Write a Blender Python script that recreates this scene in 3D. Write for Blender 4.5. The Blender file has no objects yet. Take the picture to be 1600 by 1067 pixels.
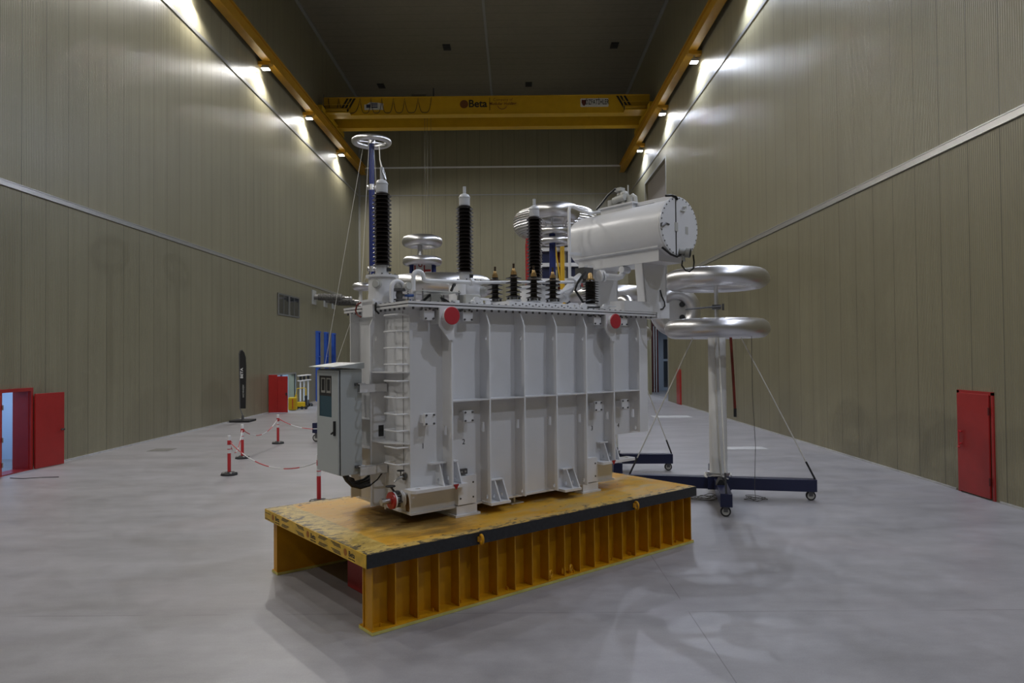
import bpy, math, random
from math import sin, cos, pi, radians
from mathutils import Vector, Matrix
from mathutils.geometry import tessellate_polygon
random.seed(7)
S = bpy.context.scene
COL = S.collection

# ------------------------------------------------------------------ camera, world, exposure
CAM_H = 3.1
def cam_axes(yaw, pitch, roll):
    fwd = Vector((-sin(yaw)*cos(pitch), cos(yaw)*cos(pitch), sin(pitch)))
    right = Vector((cos(yaw), sin(yaw), 0)); up = right.cross(fwd)
    return cos(roll)*right + sin(roll)*up, -sin(roll)*right + cos(roll)*up, fwd
cr, cu, cf = cam_axes(0.0053523, 0.0179518, -0.0087266)
cam = bpy.data.objects.new('camera', bpy.data.cameras.new('camera')); COL.objects.link(cam)
cam.matrix_world = Matrix(((cr.x, cu.x, -cf.x, 0), (cr.y, cu.y, -cf.y, 0), (cr.z, cu.z, -cf.z, CAM_H), (0, 0, 0, 1)))
cam.data.sensor_width = 36; cam.data.sensor_fit = 'HORIZONTAL'; cam.data.lens = 1089/1600*36
cam.data.clip_end = 200; cam.data.clip_start = .05
S.camera = cam
wd = bpy.data.worlds.new('world'); S.world = wd; wd.use_nodes = True
wd.node_tree.nodes['Background'].inputs[0].default_value = (.55, .62, .75, 1)
wd.node_tree.nodes['Background'].inputs[1].default_value = .35
S.view_settings.view_transform = 'Standard'; S.view_settings.look = 'None'
S.view_settings.exposure = 0.0; S.view_settings.gamma = 1.0; S.view_settings.use_curve_mapping = False
LAMP_W = 1660
LAMP_TINT_L = (1.0, .968, .925); LAMP_TINT_R = (.83, .90, 1.07)

# ------------------------------------------------------------------ mesh builder
class MB:
    def __init__(s): s.v = []; s.f = []; s.m = []; s.mi = 0
    def add(s, vs, fs):
        b = len(s.v); s.v += [tuple(v) for v in vs]
        for f in fs: s.f.append(tuple(b+i for i in f)); s.m.append(s.mi)
        return s
    def box(s, a, b, rot=None, piv=None):
        x0, y0, z0 = a; x1, y1, z1 = b
        vs = [Vector(p) for p in ((x0,y0,z0),(x1,y0,z0),(x1,y1,z0),(x0,y1,z0),(x0,y0,z1),(x1,y0,z1),(x1,y1,z1),(x0,y1,z1))]
        if rot is not None:
            c = Vector(piv) if piv is not None else (Vector(a)+Vector(b))/2
            vs = [c + rot @ (v-c) for v in vs]
        return s.add(vs, [(0,3,2,1),(4,5,6,7),(0,1,5,4),(1,2,6,5),(2,3,7,6),(3,0,4,7)])
    def bar(s, p, q, w, h, up=(0,0,1)):
        p = Vector(p); q = Vector(q); d = (q-p).normalized(); u = Vector(up)
        sx = d.cross(u).normalized()*w/2; sy = sx.normalized().cross(d).normalized()*h/2
        vs = [p-sx-sy, p+sx-sy, p+sx+sy, p-sx+sy, q-sx-sy, q+sx-sy, q+sx+sy, q-sx+sy]
        return s.add(vs, [(0,3,2,1),(4,5,6,7),(0,1,5,4),(1,2,6,5),(2,3,7,6),(3,0,4,7)])
    def lathe(s, prof, c=(0,0,0), axis=(0,0,1), n=24, cap=True):
        c = Vector(c); q = Vector((0,0,1)).rotation_difference(Vector(axis).normalized()).to_matrix()
        vs = []; fs = []; k = len(prof)
        for r, z in prof:
            for i in range(n):
                t = 2*pi*i/n; vs.append(c + q @ Vector((r*cos(t), r*sin(t), z)))
        for j in range(k-1):
            for i in range(n):
                i2 = (i+1) % n; fs.append((j*n+i, j*n+i2, (j+1)*n+i2, (j+1)*n+i))
        if cap:
            if prof[0][0] > 1e-5: fs.append(tuple(reversed(range(n))))
            if prof[-1][0] > 1e-5: fs.append(tuple((k-1)*n+i for i in range(n)))
        return s.add(vs, fs)
    def cyl(s, a, b, r, r2=None, n=20):
        a = Vector(a); b = Vector(b); d = b-a
        return s.lathe([(r, 0), (r if r2 is None else r2, d.length)], a, d, n)
    def torus(s, c, R, r, axis=(0,0,1), n=48, m=16, rip=0, ripn=0, squash=1):
        c = Vector(c); q = Vector((0,0,1)).rotation_difference(Vector(axis).normalized()).to_matrix(); vs = []; fs = []
        for i in range(n):
            t = 2*pi*i/n
            for j in range(m):
                p = 2*pi*j/m; rr = r*(1+rip*(0.5+0.5*cos(ripn*p))) if ripn else r
                vs.append(c + q @ Vector(((R+rr*cos(p))*cos(t), (R+rr*cos(p))*sin(t), squash*rr*sin(p))))
        for i in range(n):
            for j in range(m):
                i2 = (i+1) % n; j2 = (j+1) % m
                fs.append((i*m+j, i2*m+j, i2*m+j2, i*m+j2))
        return s.add(vs, fs)
    def sphere(s, c, r, n=16, sz=1):
        k = max(6, n//2)
        return s.lathe([(r*sin(pi*i/k), -r*sz*cos(pi*i/k)) for i in range(k+1)], c, (0,0,1), n, False)
    def tube(s, pts, r, n=10, closed=False):
        P = [Vector(p) for p in pts]; k = len(P); vs = []; fs = []; nrm = None
        for i in range(k):
            a = P[i-1] if (i > 0 or closed) else P[i]; b = P[(i+1) % k] if (i < k-1 or closed) else P[i]
            d = (b-a).normalized()
            if nrm is None:
                nrm = d.cross(Vector((0,0,1)) if abs(d.z) < .9 else Vector((1,0,0))).normalized()
            else: nrm = (nrm - d*nrm.dot(d)).normalized()
            bn = d.cross(nrm)
            for j in range(n):
                t = 2*pi*j/n; vs.append(P[i] + r*(cos(t)*nrm + sin(t)*bn))
        for i in range(k if closed else k-1):
            i2 = (i+1) % k
            for j in range(n):
                j2 = (j+1) % n; fs.append((i*n+j, i*n+j2, i2*n+j2, i2*n+j))
        if not closed: fs += [tuple(reversed(range(n))), tuple((k-1)*n+j for j in range(n))]
        return s.add(vs, fs)
    def prism(s, outer, o, ax, ay, d, holes=()):
        """polygon (with holes) in the plane o + x*ax + y*ay, pushed along the vector d"""
        o = Vector(o); ax = Vector(ax); ay = Vector(ay); d = Vector(d)
        loops = [list(outer)] + [list(h) for h in holes]
        flat = [p for L in loops for p in L]; N = len(flat)
        tri = tessellate_polygon([[Vector((p[0], p[1], 0)) for p in L] for L in loops])
        vs = [o + ax*p[0] + ay*p[1] for p in flat]; vs += [v + d for v in vs]
        nz = ax.cross(ay).dot(d); fs = []
        for t in tri:
            a, b, c = (Vector((flat[i][0], flat[i][1])) for i in t)
            ccw = (b.x-a.x)*(c.y-a.y)-(b.y-a.y)*(c.x-a.x) > 0
            up = tuple(t) if (ccw == (nz > 0)) else tuple(reversed(t))
            fs.append(tuple(i+N for i in up)); fs.append(tuple(reversed(up)))
        b = 0
        for L in loops:
            k = len(L)
            area = sum(L[i][0]*L[(i+1) % k][1]-L[(i+1) % k][0]*L[i][1] for i in range(k))
            solid_left = (area > 0) == (L is loops[0])
            for i in range(k):
                p, q = b+i, b+(i+1) % k
                f = (p, q, q+N, p+N) if (solid_left == (nz > 0)) == (L is loops[0] or True) else (q, p, p+N, q+N)
                fs.append(f)
            b += k
        return s.add(vs, fs)

def circ(cx, cy, r, n=14, ry=None): return [(cx+r*cos(2*pi*i/n), cy+(ry or r)*sin(2*pi*i/n)) for i in range(n)]
OFF = {}
def finish(me, mats, sharp=35):
    for m in (mats if isinstance(mats, (list, tuple)) else [mats]): me.materials.append(m)
    me.polygons.foreach_set('use_smooth', [True]*len(me.polygons))
    me.set_sharp_from_angle(angle=radians(sharp))
def obj(name, mb, mats, parent=None, bevel=0, label=None, sharp=35):
    me = bpy.data.meshes.new(name); off = OFF.get(parent.name, (0,0,0)) if parent else (0,0,0)
    me.from_pydata([(v[0]-off[0], v[1]-off[1], v[2]-off[2]) for v in mb.v], [], mb.f)
    me.polygons.foreach_set('material_index', mb.m)
    finish(me, mats, sharp); me.update()
    o = bpy.data.objects.new(name, me); COL.objects.link(o)
    if parent: o.parent = parent; OFF[o.name] = off
    if bevel:
        b = o.modifiers.new('bevel', 'BEVEL'); b.width = bevel; b.segments = 2; b.limit_method = 'ANGLE'; b.angle_limit = radians(50)
    if label: o['label'] = label
    return o
def tag(o, label, cat, group=None):
    o['label'] = label; o['category'] = cat
    if group: o['group'] = group
    return o
def thing(name, label, cat, loc=(0,0,0), rz=0, group=None, off=(0,0,0)):
    """an Empty at the base of a thing; parts are given in a frame whose point `off` lies at the Empty"""
    o = bpy.data.objects.new(name, None); COL.objects.link(o); o.location = loc; o.rotation_euler = (0,0,rz)
    o.empty_display_size = .2; OFF[o.name] = off
    return tag(o, label, cat, group)
def struct(name, mb, mats, **k):
    o = obj(name, mb, mats, **k); o['kind'] = 'structure'; return o
def dup(root, loc, rz, label=None, group=None):
    r = root.copy(); COL.objects.link(r); r.location = loc; r.rotation_euler = (0,0,rz)
    if label: r['label'] = label
    if group: r['group'] = group
    for ch in list(root.children):
        c = ch.copy(); COL.objects.link(c); c.parent = r
        for g in ch.children:
            d = g.copy(); COL.objects.link(d); d.parent = c
    return r
def inst(o, delta, name=None):
    """a copy of a part (with its sub-parts) under the same thing, shifted by delta"""
    c = o.copy(); COL.objects.link(c); c.location = Vector(o.location)+Vector(delta)
    for g in o.children:
        d = g.copy(); COL.objects.link(d); d.parent = c
    return c
def text(name, body, size, o, ax, ay, mat, parent, align='CENTER', ext=.001, bold=0, sx=1):
    cu_ = bpy.data.curves.new(name, 'FONT'); cu_.body = body; cu_.size = size; cu_.align_x = align; cu_.align_y = 'CENTER'
    cu_.extrude = ext; cu_.offset = bold; cu_.resolution_u = 3
    t = bpy.data.objects.new(name, cu_); COL.objects.link(t)
    dg = bpy.context.evaluated_depsgraph_get(); me = bpy.data.meshes.new_from_object(t.evaluated_get(dg))
    bpy.data.objects.remove(t); bpy.data.curves.remove(cu_)
    off = Vector(OFF.get(parent.name, (0,0,0))) if parent else Vector((0,0,0)); o = Vector(o); ax = Vector(ax).normalized(); ay = Vector(ay).normalized(); az = ax.cross(ay)
    for v in me.vertices: v.co = o - off + ax*v.co.x*sx + ay*v.co.y + az*v.co.z
    me.materials.clear(); me.materials.append(mat); me.name = name
    ob = bpy.data.objects.new(name, me); COL.objects.link(ob); ob.parent = parent
    if parent: OFF[ob.name] = tuple(off)
    return ob
def arc(c, r, a0, a1, ax, ay, n=8):
    c = Vector(c); ax = Vector(ax); ay = Vector(ay)
    return [c + r*(cos(a0+(a1-a0)*i/n)*ax + sin(a0+(a1-a0)*i/n)*ay) for i in range(n+1)]
def sag(p, q, d, n=14):
    p = Vector(p); q = Vector(q); return [p.lerp(q, i/n) - Vector((0,0,d*4*(i/n)*(1-i/n))) for i in range(n+1)]

# ------------------------------------------------------------------ materials
def mat(name, col, rough=.5, metal=0, spec=.5, noise=0, nscale=6, bump=0, bscale=40, emit=None, estr=0):
    m = bpy.data.materials.new(name); m.use_nodes = True; nt = m.node_tree; b = nt.nodes['Principled BSDF']
    b.inputs['Base Color'].default_value = (*col, 1); b.inputs['Roughness'].default_value = rough
    b.inputs['Metallic'].default_value = metal; b.inputs['Specular IOR Level'].default_value = spec
    tc = nt.nodes.new('ShaderNodeTexCoord')
    if noise:
        n = nt.nodes.new('ShaderNodeTexNoise'); n.inputs['Scale'].default_value = nscale; n.inputs['Detail'].default_value = 5
        nt.links.new(tc.outputs['Object'], n.inputs['Vector'])
        r = nt.nodes.new('ShaderNodeValToRGB'); r.color_ramp.elements[0].position = .3; r.color_ramp.elements[1].position = .7
        r.color_ramp.elements[0].color = (*[c*(1-noise) for c in col], 1); r.color_ramp.elements[1].color = (*[min(1, c*(1+noise)) for c in col], 1)
        nt.links.new(n.outputs['Fac'], r.inputs['Fac']); nt.links.new(r.outputs['Color'], b.inputs['Base Color'])
    if bump:
        n2 = nt.nodes.new('ShaderNodeTexNoise'); n2.inputs['Scale'].default_value = bscale; n2.inputs['Detail'].default_value = 3
        nt.links.new(tc.outputs['Object'], n2.inputs['Vector'])
        bp = nt.nodes.new('ShaderNodeBump'); bp.inputs['Strength'].default_value = bump; bp.inputs['Distance'].default_value = .01
        nt.links.new(n2.outputs['Fac'], bp.inputs['Height']); nt.links.new(bp.outputs['Normal'], b.inputs['Normal'])
    if emit:
        b.inputs['Emission Color'].default_value = (*emit, 1); b.inputs['Emission Strength'].default_value = estr
    return m
class NT:
    """tiny node-graph helper"""
    def __init__(s, m): s.nt = m.node_tree; s.b = s.nt.nodes['Principled BSDF']
    def n(s, t, **k):
        x = s.nt.nodes.new(t)
        for a, v in k.items(): setattr(x, a, v)
        return x
    def l(s, a, b): s.nt.links.new(a, b)
    def math(s, op, a, b=None, c=None):
        x = s.n('ShaderNodeMath', operation=op)
        for i, v in enumerate((a, b, c)):
            if v is None: continue
            if isinstance(v, (int, float)): x.inputs[i].default_value = v
            else: s.l(v, x.inputs[i])
        return x.outputs[0]
    def noise(s, vec, scale, detail=4, rough=.5):
        x = s.n('ShaderNodeTexNoise'); x.inputs['Scale'].default_value = scale; x.inputs['Detail'].default_value = detail; x.inputs['Roughness'].default_value = rough
        if vec is not None: s.l(vec, x.inputs['Vector'])
        return x.outputs['Fac']
    def mapping(s, vec, scale):
        x = s.n('ShaderNodeMapping'); x.inputs['Scale'].default_value = scale; s.l(vec, x.inputs['Vector']); return x.outputs[0]
    def mix(s, fac, a, b, mode='MIX'):
        x = s.n('ShaderNodeMix', data_type='RGBA', blend_type=mode)
        for sock, v in ((x.inputs[0], fac), (x.inputs[6], a), (x.inputs[7], b)):
            if isinstance(v, (int, float)): sock.default_value = v
            elif isinstance(v, tuple): sock.default_value = (*v, 1)
            else: s.l(v, sock)
        return x.outputs[2]
    def ramp(s, fac, p0, p1, c0=(0,0,0), c1=(1,1,1)):
        x = s.n('ShaderNodeValToRGB'); e = x.color_ramp.elements; e[0].position = p0; e[1].position = p1
        e[0].color = (*c0, 1); e[1].color = (*c1, 1); s.l(fac, x.inputs[0]); return x.outputs[0]

def ribbed(name, axis, col, rough=.37, rib=.066, panel=1.0, seam=.019, amp=.012, stain=True):
    m = mat(name, col, rough); g = NT(m); tc = g.n('ShaderNodeTexCoord'); sp = g.n('ShaderNodeSeparateXYZ'); g.l(tc.outputs['Object'], sp.inputs[0])
    c = sp.outputs[axis]
    ph = g.math('MULTIPLY', c, 2*pi/rib); h = g.math('SINE', ph)
    fr = g.math('FRACT', g.math('DIVIDE', g.math('ADD', c, 100.0), panel))
    line = g.math('LESS_THAN', fr, seam)
    h = g.math('MINIMUM', g.math('MAXIMUM', g.math('MULTIPLY', h, 2.2), -1.0), 1.0)
    big = g.noise(tc.outputs['Object'], .35, 5, .6)
    str_ = g.noise(g.mapping(tc.outputs['Object'], (3, 3, .12)), 1.2, 5, .6)
    cid = g.n('ShaderNodeTexWhiteNoise', noise_dimensions='1D'); g.l(g.math('FLOOR', g.math('DIVIDE', g.math('ADD', c, 100.0), panel)), cid.inputs['W'])
    f = g.math('ADD', g.math('MULTIPLY', big, .45), g.math('MULTIPLY', str_, .55))
    base = g.mix(g.ramp(f, .3, .7), tuple(x*.86 for x in col), tuple(min(1, x*1.12) for x in col))
    base = g.mix(g.math('MULTIPLY', cid.outputs['Value'], .10), base, tuple(x*.6 for x in col))
    if stain:   # scuffed plaster-like smears, mainly low on the wall
        st = g.ramp(g.noise(tc.outputs['Object'], .9, 6, .65), .62, .74)
        low = g.ramp(g.math('DIVIDE', sp.outputs[2], 8.0), .0, 1.0, (1,1,1), (0,0,0))
        fac = g.math('MULTIPLY', g.math('MULTIPLY', st, low), .35)
        base = g.mix(fac, base, tuple(min(1, x*1.45) for x in col))
    base = g.mix(g.math('MULTIPLY', line, .88), base, tuple(x*.22 for x in col))
    g.l(base, g.b.inputs['Base Color'])
    hh = g.math('SUBTRACT', g.math('MULTIPLY', h, .5), g.math('MULTIPLY', line, 2.5))
    bp = g.n('ShaderNodeBump'); bp.inputs['Strength'].default_value = .8; bp.inputs['Distance'].default_value = amp
    g.l(hh, bp.inputs['Height']); g.l(bp.outputs[0], g.b.inputs['Normal'])
    g.l(g.math('ADD', g.math('MULTIPLY', big, .15), rough-.07), g.b.inputs['Roughness'])
    return m
WALLC = (.268, .246, .160)
M = {}
M['wall_side'] = ribbed('olive_panel_side', 1, WALLC)
M['wall_end'] = ribbed('olive_panel_end', 0, WALLC)
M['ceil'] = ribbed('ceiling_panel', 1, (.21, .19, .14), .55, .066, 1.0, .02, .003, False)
# concrete floor
def floor_mat():
    m = mat('polished_concrete', (.43, .43, .43), .4); g = NT(m); tc = g.n('ShaderNodeTexCoord'); v = tc.outputs['Object']
    a = g.noise(g.mapping(v, (.45, 1.2, 1)), .9, 8, .66); b = g.noise(v, 2.6, 9, .66); c = g.noise(v, 60, 3, .8)
    f = g.math('ADD', g.math('MULTIPLY', a, .5), g.math('ADD', g.math('MULTIPLY', b, .27), g.math('MULTIPLY', c, .23)))
    col = g.mix(g.ramp(f, .34, .68), (.212, .205, .211), (.382, .370, .388))
    pk = g.ramp(g.noise(v, .28, 3, .5), .58, .72)
    col = g.mix(g.math('MULTIPLY', pk, .16), col, (.43, .335, .345))
    sp = g.n('ShaderNodeSeparateXYZ'); g.l(v, sp.inputs[0]); lines = None
    for ax, o in ((0, 2.04), (1, 8.4)):
        ln = g.math('LESS_THAN', g.math('ABSOLUTE', g.math('SUBTRACT', sp.outputs[ax], o)), .006)
        lines = ln if lines is None else g.math('MAXIMUM', lines, ln)
    brk = g.ramp(g.noise(v, 1.1, 4), .42, .5)
    col = g.mix(g.math('MULTIPLY', g.math('MULTIPLY', lines, brk), .6), col, (.1, .095, .09))
    g.l(col, g.b.inputs['Base Color'])
    g.l(g.math('ADD', g.math('MULTIPLY', b, .25), .27), g.b.inputs['Roughness'])
    bp = g.n('ShaderNodeBump'); bp.inputs['Strength'].default_value = .12; bp.inputs['Distance'].default_value = .004
    g.l(c, bp.inputs['Height']); g.l(bp.outputs[0], g.b.inputs['Normal'])
    return m
M['floor'] = floor_mat()
# worn deck of the yellow platform
def deck_mat():
    m = mat('worn_yellow_deck', (.45, .26, .03), .5); g = NT(m); tc = g.n('ShaderNodeTexCoord'); v = tc.outputs['Object']
    sp = g.n('ShaderNodeSeparateXYZ'); g.l(v, sp.inputs[0]); x, y = sp.outputs[0], sp.outputs[1]
    a = g.noise(g.mapping(v, (.7, 1.3, 1)), 1.4, 7, .62); b = g.noise(v, 9, 8, .7); c = g.noise(g.mapping(v, (1, 2.6, 1)), 2.0, 7, .68)
    col = g.mix(g.ramp(a, .38, .62), (.64, .315, .006), (.60, .36, .055))
    worn = g.math('MULTIPLY', g.ramp(c, .50, .62), g.ramp(g.math('MULTIPLY', x, .33), .1, 1, (.25,)*3, (.85,)*3))
    col = g.mix(g.math('MULTIPLY', worn, .8), col, (.40, .31, .17))
    # paler film strip along the short edge, dirty rim along the long edges
    sx_ = g.math('LESS_THAN', g.math('ADD', x, g.math('MULTIPLY', b, .08)), .33)
    col = g.mix(g.math('MULTIPLY', sx_, .8), col, g.mix(g.ramp(b, .38, .62), (.30, .22, .05), (.62, .47, .14)))
    ey = g.math('MINIMUM', g.math('ADD', y, .045), g.math('SUBTRACT', 3.04, y))
    rim = g.math('LESS_THAN', g.math('ADD', ey, g.math('MULTIPLY', b, .05)), .16)
    col = g.mix(g.math('MULTIPLY', rim, .55), col, (.50, .37, .12))
    e2 = g.math('MINIMUM', ey, g.math('ADD', x, .075))
    near = g.ramp(e2, .02, .30, (1,)*3, (0,)*3)
    d = g.noise(g.mapping(v, (1, 1.6, 1)), 6.5, 9, .72)
    sc = g.math('GREATER_THAN', g.math('ADD', d, g.math('MULTIPLY', near, .13)), .635)
    col = g.mix(g.math('MULTIPLY', sc, .85), col, (.03, .028, .027))
    # spilled oil and rubbed soot with its own ragged shape around the drain end
    dx = g.math('SUBTRACT', x, 1.15); dy = g.math('MULTIPLY', g.math('SUBTRACT', y, 1.15), .8)
    rr = g.math('SQRT', g.math('ADD', g.math('MULTIPLY', dx, dx), g.math('MULTIPLY', dy, dy)))
    oil = g.ramp(g.math('ADD', g.math('MULTIPLY', rr, .45), g.math('MULTIPLY', c, .9)), .62, .86, (1,)*3, (0,)*3)
    col = g.mix(g.math('MULTIPLY', oil, .75), col, (.07, .055, .035))
    g.l(col, g.b.inputs['Base Color']); g.l(g.math('ADD', g.math('MULTIPLY', b, .25), .36), g.b.inputs['Roughness'])
    return m
M['deck'] = deck_mat()
M['yellow'] = mat('orange_yellow_paint', (.56, .265, .003), .42, noise=.14, nscale=4)
M['yellow_edge'] = mat('faded_yellow_film', (.62, .56, .16), .5, noise=.15, nscale=5)
M['film'] = mat('printed_yellow_film', (.66, .40, .02), .38, noise=.2, nscale=9)
M['black_band'] = mat('black_paint_band', (.018, .019, .022), .42, noise=.3, nscale=20)
M['white'] = mat('light_grey_machine_paint', (.74, .745, .765), .30, noise=.03, nscale=2)
M['cab'] = mat('cabinet_grey_paint', (.44, .475, .485), .38)
M['panel_grey'] = mat('warm_grey_plate', (.5, .5, .47), .45)
M['dark'] = mat('dark_gap', (.02, .02, .02), .6)
M['steel'] = mat('bare_steel', (.55, .55, .55), .35, 1)
M['dsteel'] = mat('dull_bolt_steel', (.16, .16, .165), .45, .8)
M['alu'] = mat('spun_aluminium', (.64, .635, .64), .34, 1, bump=.03, bscale=60)
M['silic'] = mat('dark_brown_porcelain', (.022, .017, .015), .30)
M['greyporc'] = mat('grey_porcelain', (.13, .125, .115), .4)
M['brass'] = mat('brass', (.45, .30, .13), .38, .9)
M['bstud'] = mat('tarnished_stud', (.07, .045, .025), .5, .6)
M['capgrey'] = mat('bushing_cap_grey', (.55, .56, .58), .35)
M['red'] = mat('red_paint', (.36, .020, .018), .36, noise=.06, nscale=3)
M['redtape'] = mat('red_reflective', (.50, .03, .035), .4)
M['reddisc'] = mat('red_cover', (.50, .035, .05), .42)
M['darkred'] = mat('dark_red_steel', (.10, .012, .01), .45)
M['redrod'] = mat('red_brown_rod', (.17, .02, .012), .4)
M['navy'] = mat('navy_paint', (.012, .016, .055), .3)
M['navypole'] = mat('navy_tube', (.018, .028, .13), .25)
M['blue'] = mat('bright_blue_paint', (.03, .10, .46), .4)
M['bluehandle'] = mat('blue_handle', (.02, .07, .25), .4)
M['whitep'] = mat('white_plastic', (.72, .72, .72), .35)
M['tube'] = mat('white_insulating_tube', (.70, .70, .68), .42)
M['rubber'] = mat('black_rubber', (.02, .02, .021), .6)
M['cable'] = mat('black_cable', (.008, .008, .008), .4)
M['rope'] = mat('white_rope', (.6, .58, .52), .7)
M['wire'] = mat('grey_wire', (.09, .085, .07), .6)
M['crane'] = mat('crane_yellow', (.56, .33, .012), .38, noise=.06, nscale=2)
M['runway'] = mat('runway_orange_yellow', (.46, .24, .015), .4, noise=.08, nscale=2)
M['ink'] = mat('black_lettering', (.012, .012, .012), .5)
M['inkbrown'] = mat('brown_emblem', (.16, .05, .01), .5)
M['inkorange'] = mat('orange_emblem', (.36, .12, .0), .5)
M['sticker'] = mat('white_sticker', (.60, .60, .60), .5)
M['inkblue'] = mat('navy_sticker_ink', (.015, .025, .07), .5)
M['inkred'] = mat('red_lettering', (.28, .015, .012), .5)
M['trim'] = mat('galvanised_trunking', (.42, .42, .41), .32, .6)
M['frame'] = mat('window_frame_grey', (.28, .28, .26), .45)
M['wframe'] = mat('dull_window_frame', (.15, .15, .14), .5)
M['glass'] = mat('dark_window_glass', (.03, .035, .04), .06, 0, .8)
M['cglass'] = mat('cabinet_window_glass', (.025, .075, .115), .09, 0, .7)
M['lens'] = mat('lamp_lens', (1, 1, 1), .3, emit=(1, .98, .94), estr=60)
M['housing'] = mat('lamp_housing', (.3, .3, .3), .4, .5)
M['vent'] = mat('ceiling_vent', (.02, .02, .02), .6)
M['gatepanel'] = mat('gate_panel', (.26, .235, .21), .5)
M['annex'] = mat('annex_panel', (.30, .34, .40), .5)
M['hatch'] = mat('pale_floor_plate', (.50, .50, .50), .5, noise=.1)
M['grate'] = mat('dark_floor_plate', (.16, .155, .14), .6, noise=.3, nscale=20)
M['case'] = mat('yellow_case', (.62, .42, .01), .45)
M['paleroom'] = mat('pale_blue_room', (.52, .62, .78), .6)
M['rust'] = mat('rust_stain', (.22, .12, .045), .7, noise=.3, nscale=30)
M['flagcloth'] = mat('black_flag_cloth', (.012, .012, .012), .7)

# ------------------------------------------------------------------ the room
XL, XR, YB, YF, ZC, LT, RT = -13.55, 9.78, 60.3, -14.0, 25.3, .42, .32
struct('floor', MB().box((-17, YF-.3, -.2), (19, YB+.3, 0)), M['floor'])
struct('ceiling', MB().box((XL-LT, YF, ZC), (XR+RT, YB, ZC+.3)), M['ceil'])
D1 = (18.24, 19.33, 2.19); D2 = (38.2, 42.7, 2.0)
struct('wall_left', MB().prism([(YF,0),(D1[0],0),(D1[0],D1[2]),(D1[1],D1[2]),(D1[1],0),(D2[0],0),(D2[0],D2[2]),(D2[1],D2[2]),(D2[1],0),(YB,0),(YB,ZC),(YF,ZC)],
       (XL,0,0), (0,1,0), (0,0,1), (-LT,0,0)), M['wall_side'])
G = (44.9, 51.95, 15.7)
struct('wall_right', MB().prism([(YF,0),(G[0],0),(G[0],G[2]),(G[1],G[2]),(G[1],0),(YB,0),(YB,ZC),(YF,ZC)],
       (XR,0,0), (0,1,0), (0,0,1), (RT,0,0)), M['wall_side'])
struct('wall_back', MB().box((XL-LT, YB, 0), (XR+RT, YB+.3, ZC)), M['wall_end'])
struct('wall_front', MB().box((XL-LT, YF-.3, 0), (XR+RT, YF, ZC)), M['wall_end'])
# trunking and flashing lines
struct('trim_1', MB().box((XL, YF, 7.68), (XL+.06, YB, 7.84)).box((XL+.06, YF, 7.81), (XL+.075, YB, 7.84)), M['trim'])
struct('trim_2', MB().box((XL, YF, 16.9), (XL+.022, YB, 17.06)), M['trim'])
struct('trim_3', MB().box((XR-.06, YF, 7.6), (XR, YB, 7.78)).box((XR-.075, YF, 7.75), (XR-.06, YB, 7.78)), M['trim'])
struct('trim_4', MB().box((XR-.022, YF, 16.6), (XR, YB, 16.74)), M['trim'])
struct('trim_5', MB().box((XL, YB-.05, 19.30), (XR, YB, 19.44)), M['whitep'])
struct('trim_6', MB().box((XL, YB-.05, 16.9), (XR, YB, 17.0)), M['frame'])
struct('trim_7', MB().box((-1.95, YF, ZC-.05), (-1.78, YB, ZC)), M['frame'])
struct('trim_8', MB().box((XL, YF, ZC-.12), (XL+.2, YB, ZC)), M['frame'])
struct('trim_9', MB().box((XR-.2, YF, ZC-.12), (XR, YB, ZC)), M['frame'])
struct('trim_10', MB().box((XL, YB-.06, 0), (XL+.16, YB, ZC)), M['frame'])
struct('baseboard_left', MB().box((XL, YF, 0), (XL+.025, D1[0]-.1, .05)).box((XL, D1[1]+.1, 0), (XL+.025, D2[0]-.05, .05)).box((XL, D2[1]+.05, 0), (XL+.025, YB, .05)), M['hatch'])
struct('baseboard_right', MB().box((XR-.02, YF, 0), (XR, 14.2, .04)).box((XR-.02, 15.6, 0), (XR, 41.2, .04)), M['hatch'])
# left entrance, both leaves folded back on the wall
d = struct('door_1', MB().box((XL-.05, D1[0]-.09, 0), (XL+.06, D1[0], D1[2]+.09)).box((XL-.05, D1[1], 0), (XL+.06, D1[1]+.09, D1[2]+.09))
           .box((XL-.05, D1[0], D1[2]), (XL+.06, D1[1], D1[2]+.09)).box((XL-LT-.02, D1[1]-.02, 0), (XL, D1[1], D1[2])).box((XL-LT-.02, D1[0], 0), (XL, D1[0]+.02, D1[2]))
           .box((XL-LT, D1[0], .0), (XL+.03, D1[1], .025)), M['red'])
def leaf(y0, y1, x0, x1, h, parent, handle_y, hx):
    lf = obj('door_leaf', MB().bar((x0, y0, h/2+.012), (x1, y1, h/2+.012), .05, h), M['red'], parent, bevel=.004)
    mb = MB().cyl((hx, handle_y, 1.02), (hx+.09, handle_y, 1.02), .025, n=12).cyl((hx+.08, handle_y, 1.02), (hx+.08, handle_y-.14, 1.02), .014, n=10)
    obj('handle', mb, M['rubber'], lf); return lf
lf = leaf(19.43, 20.42, XL+.10, XL+.26, 2.09, d, 20.32, XL+.27)
lf2 = leaf(18.14, 17.16, XL+.10, XL+.30, 2.09, d, 17.3, XL+.31)
for z in (.25, .9, 1.75):
    obj('hinge', MB().cyl((XL+.15, 18.14, z), (XL+.15, 18.14, z+.13), .018, n=10), M['steel'], lf2)
struct('wall_anteroom', MB().box((-16.4, 17.4, 0), (-16.2, 21.4, 2.7)).box((-16.2, 17.2, 0), (XL-LT, 17.4, 2.7)).box((-16.2, 21.4, 0), (XL-LT, 21.6, 2.7)).box((-16.4, 17.2, 2.7), (XL-LT, 21.6, 2.8)), M['paleroom'])
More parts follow.
